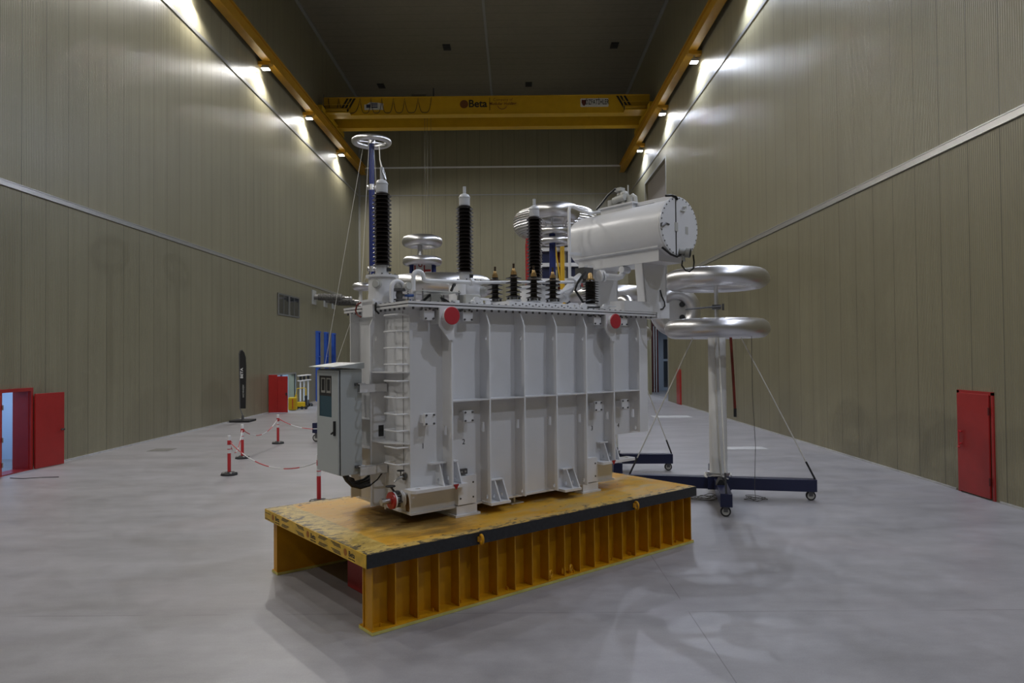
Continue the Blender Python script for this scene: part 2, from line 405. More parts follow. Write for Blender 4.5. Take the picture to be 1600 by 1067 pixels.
# farther left doorway with one leaf standing out into the hall
d = struct('door_2', MB().box((XL-.05, D2[0]-.1, 0), (XL+.05, D2[0], D2[2]+.1)).box((XL-.05, D2[1], 0), (XL+.05, D2[1]+.1, D2[2]+.1)).box((XL-.05, D2[0], D2[2]), (XL+.05, D2[1], D2[2]+.1)), M['frame'])
lf = obj('door_leaf', MB().box((-13.48, 38.0, .02), (-12.48, 38.07, 1.99)).box((-13.5, 37.96, .02), (-13.02, 38.0, 2.08)), M['red'], d, bevel=.004)
obj('handle', MB().box((-12.56, 37.93, .95), (-12.50, 38.0, 1.1)), M['rubber'], lf)
struct('wall_side_room', MB().box((-16.4, 37.5, 0), (-16.2, 44, 2.7)).box((-16.4, 43.8, 0), (XL-LT, 44, 2.7)).box((-16.4, 37.3, 0), (XL-LT, 37.5, 2.7)).box((-16.4, 37.3, 2.7), (XL-LT, 44, 2.8)), M['annex'])
struct('trim_11', MB().box((-14.3, 42.2, 0), (-14.2, 42.3, 2.6)).box((-15.1, 43.3, 0), (-15.0, 43.4, 2.6)), M['navy'])
# right door, closed
d = struct('door_3', MB().box((XR-.03, 14.33, 0), (XR, 14.40, 2.22)).box((XR-.03, 15.42, 0), (XR, 15.50, 2.22)).box((XR-.03, 14.33, 2.16), (XR, 15.50, 2.23)), M['red'])
lf = obj('door_leaf', MB().box((XR-.055, 14.44, .03), (XR-.012, 15.42, 2.17)), M['red'], d, bevel=.004)
obj('handle', MB().cyl((XR-.06, 15.33, 1.06), (XR-.12, 15.33, 1.06), .018, n=10).cyl((XR-.06, 15.33, 1.32), (XR-.12, 15.33, 1.32), .018, n=10).cyl((XR-.115, 15.33, 1.0), (XR-.115, 15.33, 1.36), .014, n=10).sphere((XR-.115, 15.33, .99), .03), M['redtape'], lf)
for z in (.3, 1.75): obj('hinge', MB().cyl((XR-.06, 14.43, z), (XR-.06, 14.43, z+.16), .016, n=10), M['darkred'], lf)
d = struct('door_4', MB().box((XR-.03, 41.35, 0), (XR, 42.45, 2.1)), M['red'])
obj('door_leaf', MB().box((XR-.06, 41.45, .03), (XR-.03, 42.35, 2.04)), M['red'], d)
# tall gate bay in the right wall
struct('door_5', MB().box((XR+RT-.12, G[0], 6.3), (XR+RT, G[1], G[2])), M['gatepanel'])
struct('trim_12', MB().box((XR-.02, G[0]-.14, 0), (XR, G[0], G[2]+.14)).box((XR-.02, G[1], 0), (XR, G[1]+.14, G[2]+.14)).box((XR-.02, G[0], G[2]), (XR, G[1], G[2]+.14)), M['frame'])
struct('wall_annex', MB().box((XR+RT, 57.4, 0), (18.4, 57.6, 6.6)).box((18.2, 38, 0), (18.4, 57.4, 6.6)).box((XR+RT, 37.8, 0), (18.4, 38, 6.6)).box((XR+RT, 37.8, 6.6), (18.4, 57.6, 6.8)), M['annex'])
b = thing('steel_portal', 'dark red steel portal column and beam inside the tall right gate bay', 'steel frame', (10.9, 55, 0), off=(10.9, 55, 0))
obj('column', MB().box((10.70, 54.85, 0), (10.78, 55.15, 6.0)).box((11.12, 54.85, 0), (11.20, 55.15, 6.0)).box((10.78, 54.97, 0), (11.12, 55.03, 6.0)), M['darkred'], b)
obj('beam', MB().box((10.5, 54.8, 5.25), (14.5, 55.2, 5.33)).box((10.5, 54.8, 5.92), (14.5, 55.2, 6.0)).box((10.5, 54.95, 5.33), (14.5, 55.05, 5.92)), M['darkred'], b)
for x in (10.86, 11.04): obj('pipe', MB().cyl((x, 54.9, 0), (x, 54.9, 5.2), .038), M['whitep'], b)
struct('window_4', MB().box((12.15, 57.36, 2.6), (13.2, 57.4, 4.2)).box((12.15, 57.36, .3), (13.2, 57.4, 2.4)), M['glass'])
# two-pane window in the left wall
w1 = struct('window_1', MB().prism([(39.55,5.45),(43.45,5.45),(43.45,6.72),(39.55,6.72)], (XL+.02,0,0), (0,1,0), (0,0,1), (.045,0,0),
      holes=[[(39.68,5.54),(41.36,5.54),(41.36,6.64),(39.68,6.64)],[(41.62,5.54),(43.32,5.54),(43.32,6.64),(41.62,6.64)]]), M['wframe'])
for y in (39.68, 41.64): obj('pane', MB().box((XL+.02, y, 5.54), (XL+.04, y+1.68, 6.64)), M['glass'], w1)
for y in (40.5, 42.4): obj('mullion', MB().box((XL+.04, y, 5.54), (XL+.06, y+.05, 6.64)), M['wframe'], w1)
# ceiling vents
for i, (x, y, lab) in enumerate(((-4.79, 49.9, 'dark ceiling vent nearer the camera on the left half of the ceiling'), (7.3, 49.9, 'dark ceiling vent nearer the camera on the right half of the ceiling'),
                  (-10.9, 57, 'dark ceiling vent close to the back left corner'), (1.25, 57, 'dark ceiling vent above the emblem side of the crane near the back wall'))):
    v = obj('ceiling_vent', MB().box((x-.27, y-.45, ZC-.06), (x+.27, y+.45, ZC)), M['vent']); tag(v, lab, 'vent', 'ceiling vents')
    obj('grille', MB().box((x-.22, y-.4, ZC-.075), (x+.22, y-.02, ZC-.06)).box((x-.22, y+.02, ZC-.075), (x+.22, y+.4, ZC-.06)), M['dark'], v)

# daylight in the annexes
def area(name, loc, rot, sx, sy, watts, col):
    l = bpy.data.lights.new(name, 'AREA'); l.shape = 'RECTANGLE'; l.size = sx; l.size_y = sy; l.energy = watts; l.color = col
    o = bpy.data.objects.new(name, l); COL.objects.link(o); o.location = loc; o.rotation_euler = rot; return o
area('annex_light', (14.2, 48, 6.5), (0, 0, 0), 5, 12, 330, (.75, .86, 1))
area('anteroom_light', (-15.2, 19.4, 2.65), (0, 0, 0), 1.2, 2.5, 48, (.55, .74, 1))
area('side_room_light', (-15.2, 40.6, 2.65), (0, 0, 0), 1.2, 4, 170, (.55, .78, 1))

# ------------------------------------------------------------------ crane runways, lamps, crane
LY = [52.9, 44.6, 36.8, 28.8, 20.8, 12.8, 4.8, -3.2]; RY = [52.0, 44.0, 36.1, 28.1, 20.1, 12.1, 4.1, -3.9]
for side, sx, xw, ys, side_n in (('left', 1, XL, LY, 'left'), ('right', -1, XR, RY, 'right')):
    r = thing('crane_runway_beam', f'long yellow crane runway beam high along the {side_n} wall', 'crane rail', (xw, 0, 18.75), off=(xw, 0, 18.75))
    a, b_ = sorted((xw+sx*.25, xw+sx*.68)); m_ = (a+b_)/2
    obj('girder', MB().box((a, YF+.1, 18.75), (b_, YB-.05, 18.82)).box((a, YF+.1, 19.40), (b_, YB-.05, 19.48)).box((m_-.1, YF+.1, 18.82), (m_+.1, YB-.05, 19.40)), M['runway'], r)
    obj('rail', MB().box((m_-.035, YF+.1, 19.48), (m_+.035, YB-.05, 19.56)), M['dsteel'], r)
    for y in ys:
        p = sorted((xw, xw+sx*.68))
        obj('bracket', MB().prism([(0,18.75),(.68,18.75),(.68,18.62),(.5,18.56),(0,18.56)], (xw, y-.2, 0), (sx,0,0), (0,0,1), (0,.4,0)), M['runway'], r)
def lamp_at(side, i, x, y, z, sx, label):
    t = thing('floodlight', label, 'lamp', (x, y, z), 0, f'floodlights under the {side} crane runway')
    obj('housing', MB().prism([(-.16,.16),(.16,.16),(.2,.02),(-.2,.02)], (0,-.18,0), (1,0,0), (0,0,1), (0,.36,0)), M['housing'], t, bevel=.01)
    obj('hanger', MB().box((-.03,-.03,.15), (.03,.03,18.58-z)), M['housing'], t)
    obj('lens', MB().box((-.18,-.16,-.005), (.18,.16,.02)), M['lens'], t)
    l = bpy.data.lights.new('floodlight_beam', 'SPOT'); l.energy = LAMP_W; l.color = LAMP_TINT_L if side == 'left' else LAMP_TINT_R
    l.spot_size = radians(158); l.spot_blend = .5; l.shadow_soft_size = .09
    o = bpy.data.objects.new('floodlight_beam', l); COL.objects.link(o); o.parent = t; o.location = (0, 0, -.06); o.rotation_euler = (0, radians(-24)*sx, 0)
    return t
ordw = ['last', 'second last', 'third last', 'fourth last', 'fifth', 'sixth', 'seventh', 'eighth']
for i, y in enumerate(LY):
    lamp_at('left', i, XL+.36, y, 18.38, 1, ['glowing floodlight under the left runway, nearest the back wall', 'glowing floodlight under the left runway beside the crane, second from the back wall', 'glowing floodlight under the left runway, third from the back wall', 'floodlight under the left runway at the top edge, fourth from the back wall'][i] if i < 4 else f'floodlight under the left runway, {ordw[i]} from the back wall')
for i, y in enumerate(RY):
    lamp_at('right', i, XR-.36, y, 18.2, -1, ['glowing floodlight under the right runway, nearest the back wall', 'glowing floodlight under the right runway beside the crane end, second from the back wall', 'glowing floodlight under the right runway, third from the back wall', 'floodlight under the right runway at the top edge, fourth from the back wall'][i] if i < 4 else f'floodlight under the right runway, {ordw[i]} from the back wall')

cx0, cx1 = XL+.47, XR-.47
cr_ = thing('bridge_crane', 'yellow double girder bridge crane spanning the hall with black lettering', 'crane', (-1.9, 49.5, 19.56), off=(-1.9, 49.5, 19.56))
def girder(y, z0, z1, x0, x1):
    return obj('girder', MB().box((x0, y-.28, z0+.06), (x1, y+.28, z1-.05)).box((x0, y-.36, z0), (x1, y+.36, z0+.06)).box((x0, y-.34, z1-.05), (x1, y+.34, z1)), M['crane'], cr_)
girder(48.3, 19.72, 21.0, cx0-.1, cx1+.1)
girder(51.0, 19.72, 21.0, cx0-.1, cx1+.1)
for x in (cx0, cx1):
    et = obj('end_truck', MB().box((x-.17, 46.6, 19.66), (x+.17, 52.7, 20.0)), M['crane'], cr_)
    for y in (46.9, 52.4): obj('wheel', MB().cyl((x-.1, y, 19.75), (x+.1, y, 19.75), .19), M['dsteel'], et)
for x, s in ((cx0+.9, 1), (cx1-.9, -1)):   # drive motors on small service ledges
    obj('drive_motor', MB().cyl((x-.75, 47.7, 20.0), (x+.65, 47.7, 20.0), .15).box((x-.8, 47.4, 19.72), (x+.9, 48.0, 19.78)), M['crane'], cr_)
    obj('gearbox', MB().box((x-s*.95-.13, 47.55, 19.9), (x-s*.95+.13, 47.9, 20.25)), M['dsteel'], cr_)
    obj('ledge_railing', MB().tube([(x-.9,47.4,19.78),(x-.9,47.4,20.75),(x+.9,47.4,20.75),(x+.9,47.4,19.78)], .018, 6).tube([(x-.9,47.4,20.3),(x+.9,47.4,20.3)], .014, 6), M['crane'], cr_)
obj('ledge_post', MB().tube([(cx0+.05,47.4,19.6),(cx0+.05,47.4,21.0)], .03, 6), M['dsteel'], cr_)
fy = 48.0
pts = []
xs = [-11.6, -10.2, -8.6, -7.75, -6.9, -6.05, -5.2, -4.2, -3.15]
x_of = lambda px: (px-806)/1089*fy
loops = [515, 531, 565, 582, 599, 617, 635, 656, 677]
for a, b_ in zip(loops[:-1], loops[1:]):
    xa, xb = x_of(a), x_of(b_); dep = 1.05
    n = 16
    for i in range(n): t = i/n; pts.append((xa+(xb-xa)*t, fy-.12, 20.9-dep*(1-(2*t-1)**4)))
pts.append((x_of(677), fy-.12, 20.9))
obj('festoon_cable', MB().tube(pts, .022, 6), M['cable'], cr_)
obj('hoist_unit', MB().box((-7.2, 48.9, 21.05), (-6.2, 50.2, 21.5)).box((-8.2, 48.6, 21.0), (-4.9, 50.6, 21.06)).box((-5.7, 48.8, 21.0), (-5.6, 49.0, 21.9)).box((-6.0, 48.8, 21.2), (-5.0, 48.9, 21.26)), M['dsteel'], cr_)
hz = MB()
for x in (-6.38, -6.2, -5.95): hz.cyl((x, 49.6, 3.9 if x > -6 else 9.0), (x, 49.6, 21.05), .012, n=6)
obj('hoist_rope', hz, M['wire'], cr_)
ff = 48.3-.28
ST = dict(o=(0,0,0))
for sgn, xs_ in ((1, (538, 543.5, 549)), (-1, (975.5, 981, 987))):
    for px in xs_:
        x = (px-806)/1089*ff
        if sgn == 1: poly = [(x-.42, 19.82), (x-.26, 19.82), (x+.38, 20.93), (x+.22, 20.93)]
        else: poly = [(x+.42, 19.82), (x+.26, 19.82), (x-.38, 20.93), (x-.22, 20.93)]
        obj('warning_stripe', MB().prism(poly, (0, ff-.006, 0), (1,0,0), (0,0,1), (0,.006,0)), M['ink'], cr_)
gx = lambda px: (px-806)/1089*ff
text('lettering', 'Beta', .72, (gx(749.5), ff-.004, 20.46), (1,0,0), (0,0,1), M['ink'], cr_, bold=.018)
obj('emblem', MB().lathe([(.29, 0), (.29, .01)], (gx(728), ff, 20.45), (0,-1,0), 28), M['inkbrown'], cr_)
obj('divider_line', MB().box((gx(768.3)-.02, ff-.008, 20.0), (gx(768.3)+.02, ff, 20.9)), M['ink'], cr_)
text('lettering', 'Company of', .27, (gx(789), ff-.004, 20.74), (1,0,0), (0,0,1), M['inkbrown'], cr_)
text('lettering', 'Mutlular Holding', .29, (gx(789), ff-.004, 20.46), (1,0,0), (0,0,1), M['inkbrown'], cr_, bold=.006, sx=.95)
obj('emblem', MB().tube(arc((gx(788), ff-.006, 20.42), .34, radians(205), radians(335), (1,0,0), (0,0,1), 12), .025, 6), M['inkbrown'], cr_)
def rrect(x0, x1, z0, z1, r=.06):
    P = []
    for cx_, cz_, a in ((x1-r, z1-r, 0), (x0+r, z1-r, 90), (x0+r, z0+r, 180), (x1-r, z0+r, 270)):
        P += [(cx_+r*cos(radians(a+t)), cz_+r*sin(radians(a+t))) for t in (0, 30, 60, 90)]
    return P
st = obj('sticker', MB().prism(rrect(gx(911), gx(955), 20.17, 20.76), (0, ff-.006, 0), (1,0,0), (0,0,1), (0,.006,0)), M['sticker'], cr_)
text('lettering', 'ÖZFATİHLER', .50, (gx(937), ff-.009, 20.49), (1,0,0), (0,0,1), M['ink'], st, bold=.008, sx=.56)
obj('emblem', MB().prism([(-.15,.2),(0,.17),(.15,.2),(.17,.0),(.1,-.17),(0,-.25),(-.1,-.17),(-.17,0)], (gx(916.5), ff-.009, 20.48), (1,0,0), (0,0,1), (0,.003,0)), M['darkred'], st)
st = obj('sticker', MB().prism([(gx(571),20.12),(gx(601),20.12),(gx(601),20.55),(gx(592),20.62),(gx(580),20.66),(gx(574),20.5),(gx(571),20.5)], (0, ff-.006, 0), (1,0,0), (0,0,1), (0,.006,0)), M['sticker'], cr_)
obj('print', MB().box((gx(574), ff-.009, 20.26), (gx(581), ff-.006, 20.5)).box((gx(582), ff-.009, 20.26), (gx(592), ff-.006, 20.36)).box((gx(582), ff-.009, 20.42), (gx(592), ff-.006, 20.5)).box((gx(582), ff-.009, 20.54), (gx(592), ff-.006, 20.6)), M['inkblue'], st)

# ------------------------------------------------------------------ yellow test platform (frame: u along it, v across it)
TH = radians(39.6); PO = (-1.62, 7.74, 0)
pf = thing('test_platform', 'long yellow steel platform with a worn deck and a black edge band', 'platform', PO, TH)
obj('deck', MB().box((-.075, -.045, .765), (5.85, 3.04, .915)), M['deck'], pf)
obj('edge_band', MB().box((-.08, -.056, .763), (5.855, -.045, .912)), M['black_band'], pf, label='black painted band along the long front edge')
fb = obj('film_band', MB().box((-.086, -.045, .765), (-.075, 3.04, .912)), M['film'], pf, label='yellow printed band with logos on the short edge')
ux = -.087
for k, v in enumerate((.36, 1.42, 2.62)):
    text('lettering', 'Beta', .085, (ux, v-.06, .842), (0,-1,0), (0,0,1), M['ink'], fb, bold=.0015)
    obj('emblem', MB().lathe([(.042, 0), (.042, .0015)], (-.086, v+.10, .842), (-1,0,0), 20), M['inkorange'], fb)
    text('lettering', 'energy technology', .022, (ux, v-.06, .793), (0,-1,0), (0,0,1), M['ink'], fb)
    for s in (-1, 1):
        for j, z in enumerate((.895, .880, .865, .815, .800, .785)):
            vc = v + s*(.36-.025*(j % 3)); w = .12-.012*(j % 3)
            if vc+w < 3.03 and vc-w > -.04: obj('print_stripe', MB().box((ux-.0008, vc-w, z-.004), (-.086, vc+w, z+.004)), M['ink'], fb)
for v0, v1, lab in ((.0, .2, 0), (2.66, 2.86, 1)):
    s = 1 if lab == 0 else -1
    wv = .19 if lab == 0 else 2.80
    obj('web', MB().box((0, wv, .04), (5.80, wv+.02, .765)), M['yellow'], pf)
    f0, f1 = (-.01, .30) if lab == 0 else (2.785, 2.99)
    obj('bottom_flange', MB().box((.004, f0, .0), (5.82, f1, .045)), M['yellow'], pf)
    obj('flange_edge', MB().box((.0, f0-.004, .003), (5.824, f1+.004, .036)), M['yellow_edge'], pf)
    yy = (.015, .19) if lab == 0 else (2.82, 2.96)
    st0 = obj('stiffener', MB().box((.014, yy[0], .045), (.028, yy[1], .765)), M['yellow'], pf)
    for k in range(1, 20 if lab == 0 else 20): inst(st0, (.2935*k, 0, 0))
    inst(st0, (.2935*20-.1, 0, 0))
rng = random.Random(3)
for k in range(15):
    u = .1+5.6*k/15+rng.random()*.2
    obj('clamp_bolt', MB().box((u, .03+rng.random()*.08, .045), (u+.012, .05+rng.random()*.09, .085)), M['yellow'], pf)
for u in (1.449, 4.324):
    obj('lifting_eye', MB().torus((u, -.10, .83), .052, .017, (.8, -.25, 0), 24, 10).box((u-.03, -.075, .80), (u+.03, -.05, .86)), M['yellow'], pf)
for u in (2.74, 2.98, 3.12):
    obj('lashing_eye', MB().torus((u, .07, .10), .045, .018, (.55, -1, 0), 22, 10).box((u-.05, .05, .04), (u+.05, .1, .062)), M['yellow'], pf)
bx = thing('red_box', 'dark red box standing in the shade under the yellow platform', 'box', PO, TH)
obj('body', MB().box((.55, 1.0, 0), (1.35, 1.72, .60)), M['red'], bx, bevel=.01)
obj('lid', MB().box((.54, .99, .60), (1.36, 1.73, .64)), M['red'], bx, bevel=.006)

# ------------------------------------------------------------------ power transformer (same frame as the platform)
W = M['white']
tf = thing('power_transformer', 'large pale grey power transformer standing on the yellow platform', 'transformer', (PO[0], PO[1], .915), TH, off=(0, 0, .915))
VW, VS = .82, .60
obj('tank', MB().prism([(1.0,1.06),(4.8,1.06),(4.8,1.76),(5.72,1.76),(5.72,3.715),(1.0,3.715)], (0, VW, 0), (1,0,0), (0,0,1), (0, 1.48, 0)), W, tf)
obj('bottom_plate', MB().box((.985, VW-.03, 1.035), (4.82, 2.33, 1.062)), W, tf)
lid = obj('lid', MB().box((.85, .60, 3.755), (5.70, 2.42, 3.785)), W, tf)
obj('tank_flange', MB().box((.855, .605, 3.712), (5.69, 2.415, 3.742)), W, tf)
obj('gasket', MB().box((.87, .62, 3.742), (5.68, 2.40, 3.755)), M['dark'], tf)
b0 = obj('bolt', MB().cyl((.95, .645, 3.682), (.95, .645, 3.80), .015, n=8), M['dsteel'], tf)
for k in range(1, 38): inst(b0, (.126*k, 0, 0))
b1 = obj('bolt', MB().cyl((.895, .78, 3.682), (.895, .78, 3.80), .015, n=8), M['dsteel'], tf)
for k in range(1, 14): inst(b1, (0, .122*k, 0))
# front stiffeners with slots and drain holes
def stiff(u, zb, zt=3.71, slot=True):
    out = [(VW, zb), (VS, zb), (VS, 3.50), (.695, zt), (VW, zt)]
    holes = [circ(.672, 3.33, .022, 12, .032)]
    if slot: holes.append([(.725, 2.03), (.785, 2.03), (.785, 2.16), (.725, 2.16)])
    if zb < 1.2: holes.append(circ(.672, zb+.07, .022, 12, .03))
    elif zb < 1.5: holes.append(circ(.70, zb+.09, .022, 12, .03))
    else: holes.append(circ(.70, zb+.06, .022, 12, .03))
    obj('stiffener', MB().prism(out, (u, 0, 0), (0,1,0), (0,0,1), (.022, 0, 0), holes), W, tf)
for k in range(7):
    stiff(1.5+.625*k-.0, {0: 1.385, 5: 1.385, 6: 1.80}.get(k, 1.075))
for k in range(6):
    u = 1.522+.625*k; obj('crossbar', MB().box((u, .605, 2.475), (u+.603, VW, 2.492)), W, tf)
# left end stiffener, cross plates
obj('stiffener', MB().prism([(1.0,1.07),(.78,1.07),(.78,3.5),(.875,3.71),(1.0,3.71)], (0, 1.48, 0), (1,0,0), (0,0,1), (0, .022, 0), [circ(.86, 3.33, .022, 12, .032)]), W, tf)
for z in (2.865, 1.94): obj('crossbar', MB().prism([(1.0,.83),(.985,.83),(.80,1.1),(.80,1.48),(1.0,1.48)], (0,0,z), (1,0,0), (0,1,0), (0,0,.016)), W, tf)
obj('stiffener', MB().box((.86, 2.22, 1.07), (1.0, 2.24, 3.7)), W, tf)
for z in (2.2, 1.8): obj('crossbar', MB().box((.86, 1.5, z), (1.0, 2.22, z+.016)), W, tf)
obj('label_frame', MB().box((.90, 1.474, 2.0), (.975, 1.48, 2.15)), M['dark'], tf)
obj('conduit', MB().tube([(.94, 1.62, 1.5), (.94, 1.62, 2.3), (.94, 1.66, 2.36), (.94, 1.66, 3.6)], .02, 8), W, tf)
# square bolted covers
for z in (3.625, 2.265):
    for u in (1.2, 1.815, 4.33, 4.955):
        c = obj('square_cover', MB().box((u-.08, .66, z-.078), (u+.08, .68, z+.078)).box((u-.08, .683, z-.078), (u+.08, .70, z+.078)).box((u-.055, .70, z-.055), (u+.055, VW, z+.055)), W, tf, bevel=.004)
        bm_ = MB()
        for a in (-1, 1):
            for b_ in (-1, 1):
                obj('bolt', MB().cyl((u+a*.058, .644, z+b_*.056), (u+a*.058, .668, z+b_*.056), .013, n=8), M['dsteel'], c)
# red capped trunnions on corner plates
for u in (1.5, 4.625):
    obj('lifting_bracket', MB().prism([(-.195,3.712),(.03,3.712),(.03,3.29),(-.05,3.29),(-.195,3.47)], (u, .575, 0), (1,0,0), (0,0,1), (0,.025,0)).box((u-.18, .60, 3.50), (u-.16, VW, 3.70)).box((u+.0, .60, 3.30), (u+.022, .66, 3.70)), W, tf)
    t = obj('trunnion', MB().cyl((u-.06, VW, 3.605), (u-.06, .50, 3.605), .098, n=28), W, tf)
    obj('cover_disc', MB().lathe([(.112, 0), (.118, .006), (.118, .018), (.11, .024), (0, .026)], (u-.06, .505, 3.605), (0,-1,0), 32), M['reddisc'], t, label='red round cover')
# jacking shelves
def shelf(u0, u1, v0, z, left):
    pts = [(u1 if left else u0, VW), (u1 if left else u0, v0)]
    e = u0 if left else u1; s = 1 if left else -1; r = .07
    pts += [(e+s*r - s*r*sin(radians(a)), v0+r-r*cos(radians(a))) for a in (0, 30, 60, 90)] + [(e, VW)]
    obj('jacking_shelf', MB().prism(pts, (0,0,z), (1,0,0), (0,1,0), (0,0,.04), [circ(e+s*.14, v0+.11, .035, 16)]), W, tf)
def gusset(u, z0, z1, v0, v1):   # sloped rib standing on a shelf
    obj('gusset', MB().prism([(VW, z0), (v0, z0), (v1, z1), (VW, z1)], (u, 0, 0), (0,1,0), (0,0,1), (.02,0,0), [circ(.745, z0+.06, .022, 12, .03)]), W, tf)
shelf(.90, 1.76, .60, 1.345, True); shelf(4.36, 5.16, .60, 1.345, False)
for us in ((1.31, 1.38), (1.64, 1.66)): gusset(us[1], 1.385, 1.665, .62, .73)
for a_, b_ in ((1.26, 1.49), (1.61, 1.69)): obj('gusset_cap', MB().box((a_, .72, 1.665), (b_, VW, 1.683)), W, tf)
for u in (4.52, 4.76): gusset(u, 1.385, 1.665, .62, .73)
for a_, b_ in ((4.43, 4.61), (4.73, 4.79)): obj('gusset_cap', MB().box((a_, .72, 1.665), (b_, VW, 1.683)), W, tf)
for u0 in (2.13, 3.52):
    obj('jacking_pad', MB().box((u0, .58, 1.03), (u0+.34, VW, 1.065)), W, tf); obj('gusset_cap', MB().box((u0+.1, .73, 1.335), (u0+.34, VW, 1.35)), W, tf)
    for du in (.17, .31): gusset(u0+du, 1.065, 1.335, .60, .735)
# feet
for u in (1.665, 4.05):
    obj('foot', MB().box((u, .745, .945), (u+.34, 2.2, 1.06)).box((u-.03, .72, .916), (u+.38, 2.25, .945)), W, tf)
    fp = obj('foot_plate', MB().box((u+.02, .735, 1.075), (u+.325, VW, 1.455)), W, tf)
    for a, z in ((.06, 1.16), (.27, 1.16), (.27, 1.36)): obj('bolt_hole', MB().cyl((u+a, .732, z), (u+a, .74, z), .013, n=10), M['dark'], fp)
obj('foot', MB().box((2.80, .92, .93), (2.83, 2.1, 1.06)).box((2.72, .87, .916), (2.95, 2.15, .93)), W, tf)
obj('earth_terminal', MB().box((1.73, .775, 1.475), (1.87, VW, 1.545)), M['dsteel'], tf)
obj('earth_bolt', MB().cyl((1.77, .765, 1.51), (1.77, .78, 1.51), .014, n=8).cyl((1.83, .765, 1.51), (1.83, .78, 1.51), .014, n=8), M['steel'], tf)
for u, z in ((1.56, 1.365), (4.60, 1.365)):
    obj('warning_mark', MB().prism([(-.045,.03),(.045,.03),(0,-.045)], (u, .593, z), (1,0,0), (0,0,1), (0,.005,0)), M['red'], tf, label='small red triangle sticker')
for n_, u in (('1', 1.19), ('2', 1.84), ('3', 4.34), ('4', 4.96)):
    text('lettering', n_, .10, (u, VW-.002, 1.905), (1,0,0), (0,0,1), M['ink'], tf)
# ladder rungs on the left end
rung = obj('rung', MB().tube([(1.0,.86,1.69),(.86,.86,1.69),(.835,.87,1.69),(.82,.90,1.69),(.82,1.16,1.69),(.835,1.19,1.69),(.86,1.20,1.69),(1.0,1.20,1.69)], .0115, 8), W, tf)
for k in range(1, 10): inst(rung, (0, 0, .2145*k))
obj('ladder_cable', MB().tube([(.985, .965, 3.68), (.985, .965, 1.55)], .0035, 6), M['wire'], tf)
# drain valve and sampling tap
dv = obj('drain_valve', MB().cyl((1.0,.98,1.225), (.93,.98,1.225), .055), W, tf)
obj('flange', MB().cyl((.965,.98,1.225), (.94,.98,1.225), .115, n=28).cyl((.935,.98,1.225), (.925,.98,1.225), .11, n=28), W, dv)
vb = MB().cyl((.93,.98,1.225), (.84,.98,1.225), .06).sphere((.885,.98,1.225), .075).cyl((.885,.98,1.29), (.885,.98,1.34), .035)
for k in range(6):
    a = pi/3*k+.2; vb.cyl((.945, .98+.088*cos(a), 1.225+.088*sin(a)), (.825, .98+.088*cos(a), 1.225+.088*sin(a)), .011, n=8)
obj('valve_body', vb, M['dsteel'], dv)
obj('flange', MB().cyl((.845,.98,1.225), (.825,.98,1.225), .11, n=28), W, dv)
obj('blank_flange', MB().cyl((.823,.98,1.225), (.795,.98,1.225), .11, n=28).cyl((.797,.98,1.225), (.785,.98,1.225), .05), M['red'], dv, label='red blank flange')
obj('outlet', MB().cyl((.785,.98,1.225), (.70,.98,1.225), .035).cyl((.70,.98,1.225), (.66,.98,1.225), .045, n=8).cyl((.72,.98,1.225), (.72,.98,1.13), .012), M['steel'], dv)
obj('handwheel', MB().cyl((.855,.98,1.33), (.80,.98,1.405), .014, n=10).lathe([(.06,-.008),(.066,0),(.06,.008),(0,.004)], (.798,.98,1.41), (0,0,1), 20), M['dark'], dv)
sv = obj('sampling_tap', MB().cyl((1.0,.94,1.515), (.90,.94,1.515), .018).cyl((.92,.94,1.515), (.87,.955,1.49), .017).cyl((.87,.955,1.49), (.845,.96,1.46), .013), M['steel'], tf)
obj('handwheel', MB().cyl((.93,.94,1.52), (.925,.94,1.60), .008, n=8).lathe([(.045,-.006),(.05,0),(.045,.006),(0,.003)], (.925,.94,1.602), (0,0,1), 18), M['dark'], sv)
obj('flange', MB().cyl((.985,.94,1.515), (.965,.94,1.515), .045), M['dsteel'], sv)
obj('stain', MB().prism([(.94,1.07),(.86,1.07),(.845,1.12),(.86,1.24),(.90,1.30),(.95,1.2)], (.9985,0,0), (0,1,0), (0,0,1), (.0012,0,0)), M['rust'], tf)

# control cabinet on arms
cb = obj('control_cabinet', MB().box((.335, 1.45, 1.53), (.64, 2.13, 2.92)), M['cab'], tf, bevel=.006, label='grey control cabinet on the left end')
obj('roof', MB().prism([(.22,2.945),(.22,2.955),(.645,3.005),(.645,2.93),(.60,2.925)], (0, 1.39, 0), (1,0,0), (0,0,1), (0,.80,0)), M['cab'], cb)
obj('gasket', MB().box((.328, 1.456, 1.54), (.338, 2.124, 2.91)), M['dark'], cb)
obj('door', MB().prism([(1.465,1.545),(2.12,1.545),(2.12,2.905),(1.465,2.905)], (.328,0,0), (0,1,0), (0,0,1), (-.022,0,0), [[(1.66,2.28),(2.05,2.28),(2.05,2.83),(1.66,2.83)]]), M['cab'], cb, bevel=.003)
obj('window', MB().box((.318, 1.66, 2.28), (.326, 2.05, 2.83)), M['cglass'], cb, label='dark window in the cabinet door')
obj('dark_reflection', MB().box((.3165, 1.66, 2.56), (.3182, 2.05, 2.83)), M['dark'], cb)  # dark reflection in the upper glass, laid on as a thin plate
for y in (1.70, 1.87): obj('reflected_frame', MB().prism([(y,2.60),(y+.13,2.60),(y+.13,2.80),(y,2.80)], (.3162,0,0), (0,1,0), (0,0,1), (-.004,0,0), [[(y+.018,2.63),(y+.112,2.63),(y+.112,2.785),(y+.018,2.785)]]), M['frame'], cb)  # rack outlines mirrored in the glass, modelled as pale loops
obj('handle', MB().box((.28, 1.535, 2.05), (.306, 1.565, 2.24)).bar((.285, 1.55, 2.10), (.27, 1.60, 2.07), .018, .018), M['rubber'], cb)
